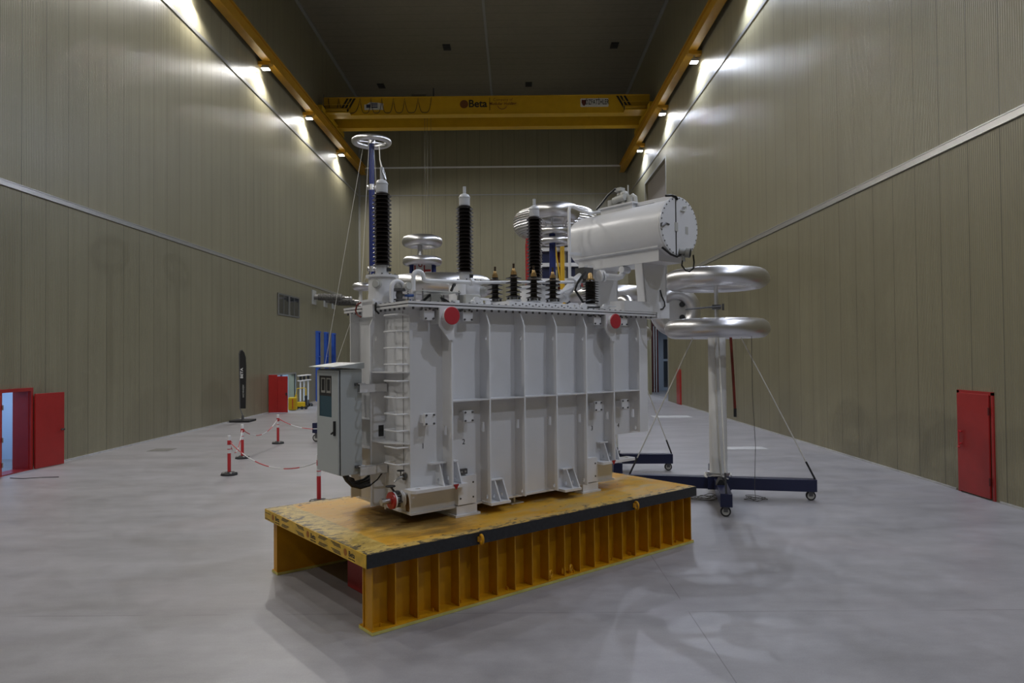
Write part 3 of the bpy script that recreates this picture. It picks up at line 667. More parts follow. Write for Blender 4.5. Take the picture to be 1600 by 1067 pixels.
for z, z2 in ((2.605, 2.72), (1.515, 1.635)):
    obj('bracket_arm', MB().box((.575, 1.375, z), (.975, 1.382, z2)).box((.575, 1.375, z2-.006), (.975, 1.44, z2)).box((.575, 1.375, z), (.975, 1.44, z+.006)).box((.955, 1.38, z), (.975, 1.48, z2)).box((.56, 1.38, z2), (.66, 1.45, z2+.012)), W, tf)
    obj('clip', MB().box((.53, 1.40, z2-.02), (.60, 1.449, z2+.015)), M['dsteel'], tf)
hose = MB()
for k in range(7):
    y = 1.50+.035*k; dp = 1.36+.02*(k % 3)
    hose.tube([(.40+.02*k, y, 1.53), (.44+.02*k, y, 1.46), (.52+.02*k, y, dp+.02), (.64, y, dp-.02), (.78, y, dp), (.88, y, dp+.06), (.95, y, 1.5)], .024, 8)
obj('cable_bundle', hose, M['cable'], tf, label='black cable bundle looping below the cabinet')
obj('conduit', MB().cyl((.70, 1.60, 1.55), (.70, 1.60, 1.72), .02).box((.66, 1.57, 1.62), (.70, 1.61, 1.67)).bar((.68,1.5,1.42), (.68,1.5,1.56), .04, .02), W, tf)

# top gear: turrets with HV bushings
def sheds(z0, z1, core, R, R2, n):
    P = [(core, z0)]; h = (z1-z0)/n
    for k in range(n):
        z = z0+h*k
        P += [(core*1.1, z+.14*h), (R*.97, z+.04*h), (R, z+.09*h), (R*.97, z+.16*h), (core*1.25, z+.44*h), (core*1.1, z+.5*h)]
        if R2: P += [(core*1.1, z+.60*h), (R2*.97, z+.53*h), (R2, z+.57*h), (R2*.97, z+.63*h), (core*1.2, z+.9*h)]
    return P + [(core, z1)]
VH = 1.57
for k, u in enumerate((1.02, 2.42, 3.82)):
    r = .19 if k == 0 else .245
    t = obj('turret', MB().lathe([(r, 3.785), (r, 4.165), (r+.035, 4.165), (r+.035, 4.195), (0, 4.20)], (u, VH, 0), n=36), W, tf)
    for a in range(12): obj('bolt', MB().cyl((u+(r+.01)*cos(a*pi/6), VH+(r+.01)*sin(a*pi/6), 4.195), (u+(r+.01)*cos(a*pi/6), VH+(r+.01)*sin(a*pi/6), 4.215), .012, n=6), M['dsteel'], t)
    for dx, dy in ((-.75, -.66), (.66, -.75)) if k < 2 else ((.66, -.75),):
        hc = MB().cyl((u+dx*r*.9, VH+dy*r*.9, 4.06), (u+dx*(r+.05), VH+dy*(r+.05), 4.06), .06).cyl((u+dx*(r+.05), VH+dy*(r+.05), 4.06), (u+dx*(r+.085), VH+dy*(r+.085), 4.06), .048, .042, 12)
        obj('hand_hole_cover', hc, M['panel_grey'], t)
    b = obj('bushing', MB().lathe([(.13, 4.198), (.13, 4.222), (.088, 4.224), (.088, 4.335), (.075, 4.34)], (u, VH, 0), n=28), M['capgrey'], tf, label=['nearest tall bushing on the left turret', 'middle tall bushing', 'farthest tall bushing beside the conservator'][k])
    obj('insulator', MB().lathe(sheds(4.335, 5.345, .070, .133, .106, 18), (u, VH, 0), n=30, cap=False), M['silic'], b)
    st_ = 5.70 if k == 0 else 5.635
    obj('cap', MB().lathe([(.082, 5.345), (.082, 5.46), (.087, 5.462), (.087, 5.475), (.06, 5.515), (.024, 5.53), (.024, st_-.0), (0, st_)], (u, VH, 0), n=24), M['capgrey'], b)
    obj('rating_plate', MB().box((u+.02, VH-.094, 4.25), (u+.085, VH-.085, 4.30)), M['dark'], b)
    if k == 0: obj('flexible_lead', MB().tube([(u-.015, VH, 5.70), (u, VH-.03, 5.62), (u+.03, VH-.05, 5.53)], .01, 6).tube([(u+.015, VH, 5.70), (u+.04, VH-.02, 5.60), (u+.05, VH-.03, 5.53)], .008, 6), M['steel'], b)
# turret base ledge hanging over the left lid edge
obj('turret_bracket', MB().box((.80, 1.44, 3.62), (.835, 1.74, 3.86)).box((.80, 1.40, 3.787), (1.12, 1.76, 3.83)).prism([(.835,3.62),(.98,3.70),(.835,3.70)], (0,1.58,0), (1,0,0), (0,0,1), (0,.012,0)), W, tf)
obj('earth_lead', MB().tube([(.80,1.78,3.83),(.78,1.86,3.80),(.78,1.9,3.72),(.79,1.86,3.66),(.80,1.78,3.63)], .012, 6), M['redrod'], tf)
obj('earth_lead', MB().tube([(.82,1.38,3.80),(.80,1.36,3.77),(.80,1.36,3.70),(.86,1.38,3.66)], .014, 6), M['cable'], tf)
# LV bushings on a raised frame
obj('raised_cover', MB().box((2.60, .74, 3.787), (3.80, 1.62, 3.862)), W, tf, bevel=.004)
for k in range(9): obj('bolt', MB().cyl((2.72+.13*k, .735, 3.825), (2.72+.13*k, .745, 3.825), .012, n=8), M['dsteel'], tf)
def lv(u, v, z, lab, z_top=None):
    b = obj('low_voltage_bushing', MB().lathe([(.115, z), (.115, z+.018), (.06, z+.022), (.052, z+.06)], (u, v, 0), n=24), M['capgrey'], tf, label=lab)
    obj('gasket', MB().lathe([(.10, z-.022), (.10, z-.001)], (u, v, 0), n=24), M['dark'], b)
    for a in range(4): obj('clamp', MB().box((u+.09*cos(a*pi/2+.5)-.012, v+.09*sin(a*pi/2+.5)-.012, z+.018), (u+.09*cos(a*pi/2+.5)+.012, v+.09*sin(a*pi/2+.5)+.012, z+.06)), M['dsteel'], b)
    P = [(.052, z+.02)]
    for k in range(5):
        zz = z+.075+.068*k; P += [(.050, zz), (.118, zz-.014), (.12, zz-.006), (.06, zz+.014), (.050, zz+.022)]
    P += [(.050, z+.392)]
    obj('insulator', MB().lathe(P, (u, v, 0), n=28, cap=False), M['silic'], b)
    obj('terminal', MB().lathe([(.048, z+.392), (.048, z+.412), (.042, z+.415), (.042, z+.44), (.030, z+.445), (.028, z+.475), (.018, z+.49)], (u, v, 0), n=16), M['brass'], b)
    obj('stud', MB().cyl((u, v, z+.485), (u, v, z+.56), .016, n=10), M['bstud'], b)
zr = 3.885
lv(2.90, 1.45, zr, 'low voltage bushing set behind the row, leftmost in view')
lv(2.90, 1.0, zr, 'first low voltage bushing of the front row')
lv(3.295, 1.0, zr, 'second low voltage bushing of the front row')
lv(3.69, 1.0, zr, 'third low voltage bushing of the front row')
nb = obj('neutral_bushing', MB().lathe([(.16, 3.845), (.16, 3.862), (.085, 3.866), (.085, 3.93)], (4.72, 1.19, 0), n=26).lathe([(.12, 3.785), (.12, 3.845)], (4.72, 1.19, 0), n=24), M['capgrey'], tf, label='wide dark bushing below the conservator')
obj('insulator', MB().lathe(sheds(3.925, 4.325, .075, .142, 0, 10), (4.72, 1.19, 0), n=30, cap=False), M['silic'], nb)
obj('terminal', MB().lathe([(.07, 4.325), (.07, 4.345), (.055, 4.35), (.04, 4.42), (.02, 4.45)], (4.72, 1.19, 0), n=18), M['brass'], nb)
# piping over the lid
p1 = [(.956,1.2,3.785), (.956,1.2,4.0)] + arc((1.046,1.2,4.0), .09, pi, .12*pi, (1,0,0), (0,0,1), 10) + [(1.13,1.2,3.99)]
obj('vent_pipe', MB().tube(p1, .03, 12), W, tf)
p2 = [(1.291,1.2,3.785), (1.291,1.2,4.165)] + arc((1.373,1.2,4.165), .082, pi, 0, (1,0,0), (0,0,1), 12) + [(1.456,1.2,4.15), (1.475,1.2,4.128), (1.51,1.2,4.125), (2.28,1.2,4.145)]
obj('gas_pipe', MB().tube(p2, .03, 12), W, tf)
obj('gas_pipe', MB().tube([(2.28,1.2,4.145), (2.5,1.2,4.16), (4.40,1.27,4.28)], .024, 12).cyl((2.25,1.2,4.143), (2.30,1.2,4.147), .05).sphere((3.86,1.2,4.30), .035), W, tf)
obj('gas_pipe', MB().tube([(4.0,1.25,4.05), (4.42,1.3,4.2)], .022, 10), W, tf)
bv = obj('ball_valve', MB().lathe([(.05,3.785),(.05,3.83),(.085,3.832),(.085,3.85),(.04,3.855),(.05,3.9),(.04,3.95),(.085,3.955),(.085,3.99),(.04,3.995),(0,3.995)], (1.06,1.18,0), n=20).cyl((1.06,1.18,3.905), (1.13,1.17,3.905), .018), M['dsteel'], tf)
obj('handle', MB().cyl((1.13,1.17,3.90), (1.18,1.16,3.90), .016).cyl((1.18,1.16,3.90), (1.26,1.15,3.905), .02), M['bluehandle'], bv, label='blue valve handle')
obj('hand_hole_cover', MB().cyl((1.14,1.12,4.02), (1.14,1.07,4.02), .055).cyl((1.14,1.07,4.02), (1.14,1.05,4.02), .045, n=12), M['panel_grey'], tf)
cp = obj('canopy', MB().prism([(1.27,.94),(1.90,.94),(1.90,1.36),(1.27,1.36)], (0,0,3.955), (1,0,0), (0,1,0), (0,0,.012)), M['panel_grey'], tf)
for u, v in ((1.29,.96), (1.88,.96), (1.88,1.34), (1.29,1.34)): obj('post', MB().cyl((u,v,3.785), (u,v,3.985), .008, n=8), M['dsteel'], cp)
rl = obj('relay', MB().box((1.50,1.08,3.82), (1.66,1.22,3.94)).cyl((1.44,1.15,3.87), (1.72,1.15,3.87), .05).box((1.40,1.10,3.79), (1.78,1.2,3.82)), M['panel_grey'], tf)
obj('hose', MB().tube([(1.30,1.08,3.80), (1.40,1.09,3.85), (1.48,1.1,3.91), (1.54,1.1,3.92)], .018, 8).tube([(1.64,1.1,3.89), (1.74,1.08,3.85), (1.83,1.06,3.79)], .02, 8), M['cable'], rl)
obj('terminal_box', MB().box((1.94,.88,3.80), (2.20,1.10,3.935)), M['panel_grey'], tf, bevel=.006)
obj('pipe_stub', MB().cyl((1.94,1.0,3.93), (1.94,1.0,4.08), .07), W, tf); obj('pipe_stub', MB().cyl((1.83,.98,3.785), (1.83,.98,3.85), .06), W, tf)
obj('hose', MB().tube([(1.86,1.12,4.0), (1.90,1.14,4.06), (1.97,1.2,4.10), (2.1,1.3,4.1)], .022, 8), M['cable'], tf)
for u, v in ((2.00,.72), (4.56,.72), (4.1,.74)):
    obj('tie_clamp', MB().cyl((u,v-.02,3.84), (u,v+.02,3.84), .052, n=20).cyl((u,v-.025,3.84), (u,v-.015,3.84), .02, n=12).cyl((u-.08,v+.01,3.83), (u+.08,v+.01,3.83), .016).cyl((u+.05,v+.02,3.86), (u+.28,v+.02,3.86), .012).cyl((u+.05,v+.02,3.80), (u+.28,v+.02,3.80), .012), W, tf)
obj('tie_rod', MB().cyl((4.25,.9,3.83), (4.53,.80,3.845), .016), M['dark'], tf)
for u in (2.14, 3.92):
    obj('lifting_lug', MB().prism([(0,3.785),(.28,3.785),(.22,3.90),(.04,3.90)], (u, .90, 0), (1,0,0), (0,0,1), (0,.03,0), [circ(.14, 3.845, .03)]).prism([(0,3.785),(.25,3.785),(.0,3.87)], (u+.02, .93, 0), (0,1,0), (0,0,1), (.02,0,0)), W, tf)
# buchholz branch to the conservator
obj('elbow_pipe', MB().tube([(4.25,1.55,3.785), (4.25,1.55,3.9), (4.30,1.53,3.99), (4.40,1.5,4.08), (4.52,1.48,4.2), (4.66,1.46,4.33), (4.80,1.45,4.42)], .085, 16).cyl((4.25,1.55,3.785), (4.25,1.55,3.82), .14), W, tf)
obj('pipe_flange', MB().cyl((4.60,1.47,4.27), (4.63,1.467,4.295), .14, n=24).cyl((4.37,1.5,4.05), (4.40,1.5,4.08), .13, n=24), W, tf)
obj('gas_relay', MB().box((4.72,1.33,4.36), (4.94,1.55,4.56)).cyl((4.80,1.42,4.30), (4.80,1.42,4.36), .08), M['dsteel'], tf)
obj('pipe_flange', MB().cyl((5.0,1.25,4.42), (5.03,1.24,4.425), .10, n=24).cyl((5.06,1.24,4.42), (5.09,1.23,4.425), .10, n=24), W, tf)
obj('breather_pipe', MB().tube([(5.05,1.24,4.42), (5.32,1.12,4.40), (5.38,1.1,4.42), (5.42,1.09,4.48), (5.44,1.08,4.60)], .055, 14).cyl((5.35,1.06,4.535), (5.53,1.06,4.535), .06), W, tf)
obj('pipe', MB().cyl((4.92,1.5,4.3), (4.92,1.5,4.62), .04).cyl((5.05,1.5,4.3), (5.05,1.5,4.62), .035), W, tf)
obj('cable', MB().tube([(4.72,1.30,4.47), (4.55,1.22,4.38), (4.40,1.18,4.25), (4.33,1.16,4.14), (4.42,1.12,4.0), (4.5,1.1,3.88)], .02, 8).tube([(4.48,1.1,3.95), (4.6,1.05,3.98), (4.74,1.03,3.96)], .014, 6), M['cable'], tf)
# conservator
cu0, cz0, cR = 5.65, 5.155, .465
cn = obj('conservator', MB().lathe([(.0, -2.36), (.20, -2.345), (.36, -2.30), (.44, -2.24), (cR, -2.16), (cR, -.10), (cR+.005, -.095), (cR+.005, -.09), (cR, -.085), (cR, -.055)], (cu0, 0, cz0), (0,-1,0), 56), W, tf)
cn2 = obj('end_cover', MB().lathe([(.495, .0), (.495, .022), (.485, .026), (0, .03)], (cu0, .085, cz0), (0,-1,0), 56).lathe([(.495, -.03), (.495, -.006)], (cu0, .085, cz0), (0,-1,0), 56), W, cn)
for k in range(32):
    a = 2*pi*k/32; obj('bolt', MB().cyl((cu0+.468*cos(a), .05, cz0+.468*sin(a)), (cu0+.468*cos(a), .125, cz0+.468*sin(a)), .012, n=6), M['dsteel'], cn)
obj('strap', MB().box((cu0-.11, .049, cz0-.46), (cu0-.09, .056, cz0+.47)).tube([(cu0-.32,.075,cz0+.47), (cu0-.2,.06,cz0+.49), (cu0-.1,.05,cz0+.48), (cu0-.06,.045,cz0+.44)], .02, 8).tube([(cu0-.38,.12,cz0-.36), (cu0-.25,.05,cz0-.47), (cu0-.1,.04,cz0-.5), (cu0+.05,.035,cz0-.43), (cu0+.12,-.02,cz0-.42)], .018, 8), M['cable'], cn)
obj('lifting_loop', MB().tube([(cu0-.44,.06,cz0+.02), (cu0-.50,.03,cz0+.0), (cu0-.50,.03,cz0-.05), (cu0-.40,.04,cz0-.01), (cu0-.36,.045,cz0+.02), (cu0-.28,.045,cz0+.01)], .012, 6), M['dsteel'], cn)
obj('end_fitting', MB().tube([(cu0+.02,.05,cz0+.27), (cu0+.1,.03,cz0+.27), (cu0+.14,.03,cz0+.31), (cu0+.14,.03,cz0+.35), (cu0+.06,.03,cz0+.33)], .012, 6).box((cu0+.15,.05,cz0-.1), (cu0+.22,.056,cz0+.02)).box((cu0-.13,.04,cz0-.08), (cu0-.06,.056,cz0+.06)), M['panel_grey'], cn)
gg = obj('level_gauge', MB().cyl((cu0-.02,.06,cz0-.405), (cu0+.06,-.02,cz0-.425), .05).cyl((cu0+.06,-.02,cz0-.425), (cu0+.09,-.08,cz0-.435), .08, n=24).cyl((cu0+.02,.0,cz0-.48), (cu0+.02,.0,cz0-.57), .028, n=12), M['frame'], cn)
gp = obj('gauge_face', MB().cyl((cu0+.09,-.08,cz0-.435), (cu0+.0925,-.085,cz0-.4358), .066, n=24), M['rubber'], cn)
lp = [(cu0+.17,-.08,cz0-.46), (cu0+.19,-.08,cz0-.58), (cu0+.17,-.08,cz0-.68), (cu0+.10,-.06,cz0-.735), (cu0+.03,-.03,cz0-.72), (cu0-.03,0,cz0-.64), (cu0-.01,0,cz0-.56)]
obj('gauge_cable', MB().tube(lp, .014, 8), M['cable'], cn)
# cradle, legs and the box beams that carry them
obj('cradle', MB().box((cu0-.36, .22, 4.815), (cu0+.36, 2.18, 4.838)).box((cu0-.30, .25, 4.60), (cu0+.30, 2.1, 4.815)), W, cn)
tb = obj('valve_platform', MB().box((cu0-.16, .92, cz0+.43), (cu0+.16, 1.66, cz0+.52)).box((cu0-.2, .88, cz0+.52), (cu0+.2, 1.70, cz0+.545)), W, cn)
vm = MB(); rr = random.Random(5)
for k in range(9):
    v = 1.0+.055*k; z = cz0+.56; vm.cyl((cu0-.1+.02*(k % 3), v, z), (cu0-.1+.02*(k % 3), v, z+.07+.15*max(0, 1-abs(k-4.0)/4.5)), .035, n=12)
vm.sphere((cu0-.06, 1.18, cz0+.72), .075).sphere((cu0-.04, 1.30, cz0+.74), .06).cyl((cu0-.14, 1.1, cz0+.66), (cu0-.14, 1.36, cz0+.64), .055).tube([(cu0-.05,1.06,cz0+.56), (cu0-.05,1.06,cz0+.66), (cu0-.05,1.0,cz0+.68), (cu0-.05,.95,cz0+.64), (cu0-.05,.94,cz0+.54)], .04, 10).cyl((cu0-.1,1.45,cz0+.56), (cu0-.1,1.45,cz0+.66), .07)
vm.box((cu0-.12,1.22,cz0+.80), (cu0,1.36,cz0+.86)).cyl((cu0,1.15,cz0+.7), (cu0,1.15,cz0+.9), .012)
obj('valve_cluster', vm, M['panel_grey'], cn)
obj('cable', MB().tube([(cu0-.2,1.72,cz0+.54), (cu0-.2,1.6,cz0+.62), (cu0-.2,1.45,cz0+.74), (cu0-.16,1.3,cz0+.84)], .02, 8), M['cable'], cn)
obj('top_rail', MB().bar((cu0-.05, .12, cz0+.50), (cu0-.05, .88, cz0+.50), .05, .06).box((cu0-.09, .12, cz0+.45), (cu0-.01, .5, cz0+.47)), W, cn)
obj('equalising_pipe', MB().tube([(4.93,1.9,4.28), (4.93,1.9,5.64), (4.95,1.9,5.70), (5.0,1.88,5.715), (5.35,1.8,5.62), (5.6,1.72,5.68)], .028, 10).box((4.9,1.87,4.85), (5.2,1.9,4.9)), W, tf)
for v0 in (.60, 1.72):
    obj('conservator_leg', MB().prism([(5.43,3.95),(5.985,3.95),(5.985,4.60),(5.355,4.60)], (0, v0, 0), (1,0,0), (0,0,1), (0,.02,0)).prism([(5.43,3.95),(5.45,3.95),(5.375,4.60),(5.355,4.60)], (0, v0, 0), (1,0,0), (0,0,1), (0,.17,0)).box((5.96, v0, 3.95), (5.985, v0+.17, 4.60)), W, tf)
    obj('box_beam', MB().prism([(4.90,3.787),(5.72,3.787),(5.72,3.69),(6.05,3.69),(6.05,3.955),(4.90,3.955)], (0, v0-.005, 0), (1,0,0), (0,0,1), (0,.33,0)), W, tf)
obj('leg_cable', MB().tube([(5.80,.59,4.17), (5.84,.585,4.06), (5.90,.58,3.97), (5.91,.58,3.90), (5.86,.585,3.85), (5.80,.59,3.84)], .012, 6), M['cable'], tf)

# ------------------------------------------------------------------ wheeled high-voltage stands
def castor(parent, x, y, ztop, r=.085, swivel=0, big=False):
    c = obj('caster', MB().box((x-.06, y-.06, ztop-.02), (x+.06, y+.06, ztop)).box((x-.05, y-.045, r*.9), (x+.03, y-.033, ztop-.02)).box((x-.05, y+.033, r*.9), (x+.03, y+.045, ztop-.02)), M['dsteel'], parent)
    obj('wheel', MB().cyl((x-.01, y-.03, r), (x-.01, y+.03, r), r, n=24), M['rubber'], c)
    obj('hub', MB().cyl((x-.01, y-.034, r), (x-.01, y+.034, r), r*.72, n=20), M['panel_grey'], c)
def ring_stand(label, loc, rz, arms, rings, pole, R=(.88, .21), group=None, zb=(.19, .44), guy=True, pole_m='tube', stub=True, arm_w=.22, cat='test stand'):
    t = thing('ring_stand', label, cat, loc, rz, group)
    for k, L in enumerate(arms):
        a = k*pi/2; dx, dy = cos(a), sin(a)
        am = obj('base_arm', MB().bar((dx*.12, dy*.12, sum(zb)/2), (dx*L, dy*L, sum(zb)/2), arm_w, zb[1]-zb[0]), M['navy'], t, bevel=.006)
        castor(am, dx*(L-.1), dy*(L-.1), zb[0], .097)
        if guy:
            zt, Rg = rings[-1]; p = Vector((dx*(L-.02), dy*(L-.02), zb[1])); q = Vector((dx*Rg*.55, dy*Rg*.55, zt-.17)); m_ = p.lerp(q, .12)
            obj('guy_rope', MB().cyl(m_, q, .013, n=6), M['rope'], t)
            obj('tension_strap', MB().cyl(p, m_, .02, n=6), M['dark'], t)
    obj('base_plate', MB().box((-.24, -.24, zb[0]+.01), (.24, .24, zb[1]+.03)), M['navy'], t)
    zp0, zp1, pr = pole
    obj('pole', MB().cyl((0,0,zp0), (0,0,zp1), pr, n=28), M[pole_m], t)
    obj('collar', MB().cyl((0,0,zb[1]+.03), (0,0,zb[1]+.10), pr+.05, n=28), M['steel'], t)
    if stub: obj('stub_tube', MB().cyl((0,0,zp1), (0,0,rings[0][0]), .045, n=14).cyl((0,0,rings[0][0]-.03), (0,0,rings[0][0]+.03), .25, n=24), M['alu'], t)
    for i, (z, Rr) in enumerate(rings):
        rg = obj('electrode_ring', MB().torus((0,0,z), R[0] if Rr is None else Rr, R[1], n=72, m=20), M['alu'], t)
        sp = MB()
        for k in range(4):
            a = k*pi/2+.3; sp.bar((0,0,z-.02), (Rr*cos(a), Rr*sin(a), z-.02), .05, .03)
        obj('spoke', sp, M['alu'], rg)
    return t
HVG = 'wheeled stands with aluminium rings'
t = ring_stand('white tubular stand with two large aluminium rings right of the transformer', (4.32, 15.0, 0), radians(-12), (1.95, 1.8, 1.9, 1.9), [(4.655, .89), (3.60, .89)], (.42, 3.6, .185), (.89, .205), HVG)
ca = obj('clamp', MB().cyl((-.65,-.1,4.03), (.1,-.07,4.08), .018, n=8).box((-.09,-.08,4.02), (.09,.08,4.12)).box((.12,-.04,4.0), (.16,.04,4.14)), M['dsteel'], t)
for x, y, z in ((-.12, -1.0, .48), (.0, -.75, .47), (-.22, .35, .47)):
    obj('base_weight', MB().prism([(-.1,0),(.1,0),(.06,.07),(.03,.12),(-.03,.12),(-.06,.07)], (x*.2, y, .425), (1,0,0), (0,0,1), (0,.22,0)), M['rubber'], t)
obj('collar_rope', MB().tube([(.25*cos(k*.55)+.05*sin(k), .25*sin(k*.55)-.03, .47+.04*sin(k*1.7)) for k in range(26)], .012, 6).tube([(.05,-.2,.5), (.02,-.22,.9), (-.02,-.2,1.8), (-.06,-.2,3.4)], .012, 6), M['rope'], t)
st2 = ring_stand('white tubular stand behind the conservator leg with rings partly hidden', (2.5, 18.5, 0), radians(-2), (1.6, 1.8, 1.0, 1.6), [(4.62, .89), (3.60, .89)], (.42, 3.6, .185), (.89, .205), HVG)
ring_stand('ring stand behind the lid with a big aluminium ring between the left bushings', (-1.56, 14.4, 0), radians(44), (1.9, 1.9, 1.9, 1.9), [(4.50, .89), (3.55, .89)], (.42, 3.6, .185), (.90, .205), HVG, guy=False)
ax = (Matrix.Rotation(radians(2), 3, 'Z') @ Vector((.05, -1, -.02))).normalized()
cE = Vector((1.41, -1.65, 4.10))
rg = obj('end_electrode', MB().torus(cE, .44, .18, ax, 56, 18), M['alu'], st2)
obj('face_plate', MB().lathe([(.40, 0), (.40, .03), (0, .035)], cE, ax, 36), M['alu'], rg)
for a in (45, 135, 225, 315):
    v = Vector((.22*cos(radians(a)), 0, .22*sin(radians(a)))); obj('hole', MB().cyl(cE+v+ax*.03, cE+v+ax*.041, .068, n=18), M['dark'], rg)
obj('electrode_arm', MB().tube([(0,0,4.1), tuple(cE*.5+Vector((.25,.2,2.05))), tuple(cE-ax*.3), tuple(cE)], .09, 14), M['alu'], st2)
el = thing('disc_electrode', 'round aluminium electrode end behind the lid, left of the conservator leg', 'electrode', (2.2, 14.2, 0), 0)
ax = Vector((-.85, -.5, .05)).normalized(); cE = Vector((0, 0, 3.98))
obj('ring', MB().torus(cE, .19, .12, ax, 40, 16), M['alu'], el)
obj('body', MB().sphere(cE-ax*.05, .24, 24), M['alu'], el)
obj('face_plate', MB().lathe([(.17, 0), (.17, .06), (0, .07)], cE, ax, 28), M['alu'], el)
obj('post', MB().cyl((-.42, .1, 0), (-.42, .1, 4.0), .05, n=16), M['tube'], el)
obj('arm', MB().cyl((-.42,.1,3.98), (0,.02,3.98), .035, n=10), M['tube'], el)
obj('base', MB().box((-.57,-.1,0), (-.27,.3,.08)), M['navy'], el)
# tall navy mast with one ring
tm = thing('tall_mast', 'tall navy mast topped by an aluminium ring behind the nearest bushing', 'mast', (-5.14, 25.0, 0), radians(175))
for k in range(4):
    a = k*pi/2; dx, dy = cos(a), sin(a)
    am = obj('base_arm', MB().bar((dx*.1,dy*.1,.5), (dx*2.2,dy*2.2,.5), .26, .36), M['navy'], tm, bevel=.006)
    castor(am, dx*2.1, dy*2.1, .32, .14)
    if k != 2: obj('guy_rope', MB().cyl((dx*2.15,dy*2.15,.68), (dx*.3,dy*.3,10.72), .0075, n=6), M['rope'], tm)
    if k != 2: obj('guy_rope', MB().cyl((dx*2.1,dy*2.1,.68), (dx*.1,dy*.1,6.3), .0075, n=6), M['rope'], tm)
obj('pole', MB().cyl((0,0,.3), (0,0,9.1), .105, n=20), M['navypole'], tm)
obj('pole', MB().cyl((0,0,9.2), (0,0,10.75), .095, n=20), M['navypole'], tm)
for z in (9.15, 6.2): obj('joint', MB().sphere((.1,0,z), .1, 16).sphere((-.1,0,z), .1, 16).cyl((0,0,z-.1), (0,0,z+.1), .11), M['alu'], tm)
rg = obj('electrode_ring', MB().torus((0,0,10.8), .61, .105, n=64, m=18), M['alu'], tm)
for k in range(4):
    a = k*pi/2+.5; obj('spoke', MB().bar((0,0,10.78), (.56*cos(a),.56*sin(a),10.78), .07, .03), M['alu'], rg)
obj('hub', MB().cyl((0,0,10.72), (0,0,10.84), .13, n=20), M['alu'], rg)
P1 = Vector(PO)+Vector((1.02*cos(TH)-1.57*sin(TH), 1.02*sin(TH)+1.57*cos(TH), 5.70))
ld = obj('test_lead', MB().tube([tuple(P1), tuple(P1.lerp(Vector((-4.85, 24.9, 10.75)), .5)-Vector((0,0,.25))), (-4.85, 24.9, 10.75)], .012, 6), M['rope'])
tag(ld, 'thin pale test lead running from the mast ring to the nearest bushing tip', 'cable')
# second slim stand with a small ring, seen beyond the left lid corner
ss = thing('slim_stand', 'slim white post with a small aluminium ring beyond the left lid corner', 'test stand', (-4.45, 20.0, 0), 0)
obj('post', MB().cyl((0,0,.06), (0,0,5.0), .05, n=16), M['tube'], ss)
obj('base', MB().box((-.45,-.45,0), (.45,.45,.06)), M['navy'], ss)
obj('electrode_ring', MB().torus((.12,0,5.07), .24, .12, n=40, m=16, squash=.85).cyl((.12,0,5.0), (.12,0,5.1), .22), M['alu'], ss)
# navy post with three stacked rings and navy divider with two rings and a sign
ts = thing('ring_divider', 'navy post with stacked smooth aluminium rings behind the farthest bushing', 'test stand', (1.11, 20.6, 0), 0)
obj('post', MB().cyl((0,0,.1), (0,0,6.65), .095, n=20), M['navypole'], ts)
obj('stem', MB().cyl((0,0,6.4), (0,0,7.2), .03, n=12), M['alu'], ts)
obj('base', MB().box((-.5,-.5,0), (.5,.5,.1)), M['navy'], ts)
obj('electrode_ring', MB().torus((.07,0,7.27), .54, .225, n=56, m=18), M['alu'], ts)
obj('electrode_ring', MB().torus((.1,0,6.71), .38, .105, n=48, m=14).cyl((.1,0,6.68), (.1,0,6.73), .38), M['alu'], ts)
obj('electrode_ring', MB().torus((.1,0,6.42), .38, .095, n=48, m=14), M['alu'], ts)
for k in range(4):
    a = k*pi/2+.6; obj('spoke', MB().cyl((.1+.33*cos(a),.33*sin(a),6.8), (.07+.5*cos(a),.5*sin(a),7.12), .015, n=6), M['alu'], ts)
dv_ = thing('capacitor_divider', 'two column navy divider with two aluminium rings and a red lettered sign', 'test equipment', (-4.0, 30.0, 0), 0)
obj('base', MB().box((-1.1,-.9,0), (1.1,.9,.3)), M['navy'], dv_)
for x in (-.48, .48): obj('column', MB().cyl((x,.1,.3), (x,.1,7.0), .10, n=20), M['navypole'], dv_)
obj('electrode_ring', MB().torus((0,0,7.12), .66, .19, n=60, m=18).cyl((0,0,7.05), (0,0,7.15), .62, n=40), M['alu'], dv_)
obj('electrode_ring', MB().torus((0,0,7.98), .64, .235, n=60, m=18).cyl((0,0,7.9), (0,0,8.05), .6, n=40), M['alu'], dv_)
obj('neck', MB().cyl((-.1,0,7.15), (-.1,0,7.9), .13, .09, n=20), M['alu'], dv_)
sg = obj('sign_panel', MB().box((-.36,-.12,2.0), (.40,-.08,6.95)), M['sticker'], dv_)
for x in (-.30, .10): obj('sign_frame', MB().box((x-.025,-.15,2.0), (x+.025,-.12,6.95)), M['inkred'], sg)
obj('sign_frame', MB().box((.12,-.15,6.68), (.38,-.12,6.76)), M['inkred'], sg)
text('lettering', 'e c', .36, (-.10,-.125,6.80), (0,0,1), (-1,0,0), M['inkred'], sg, bold=.006)
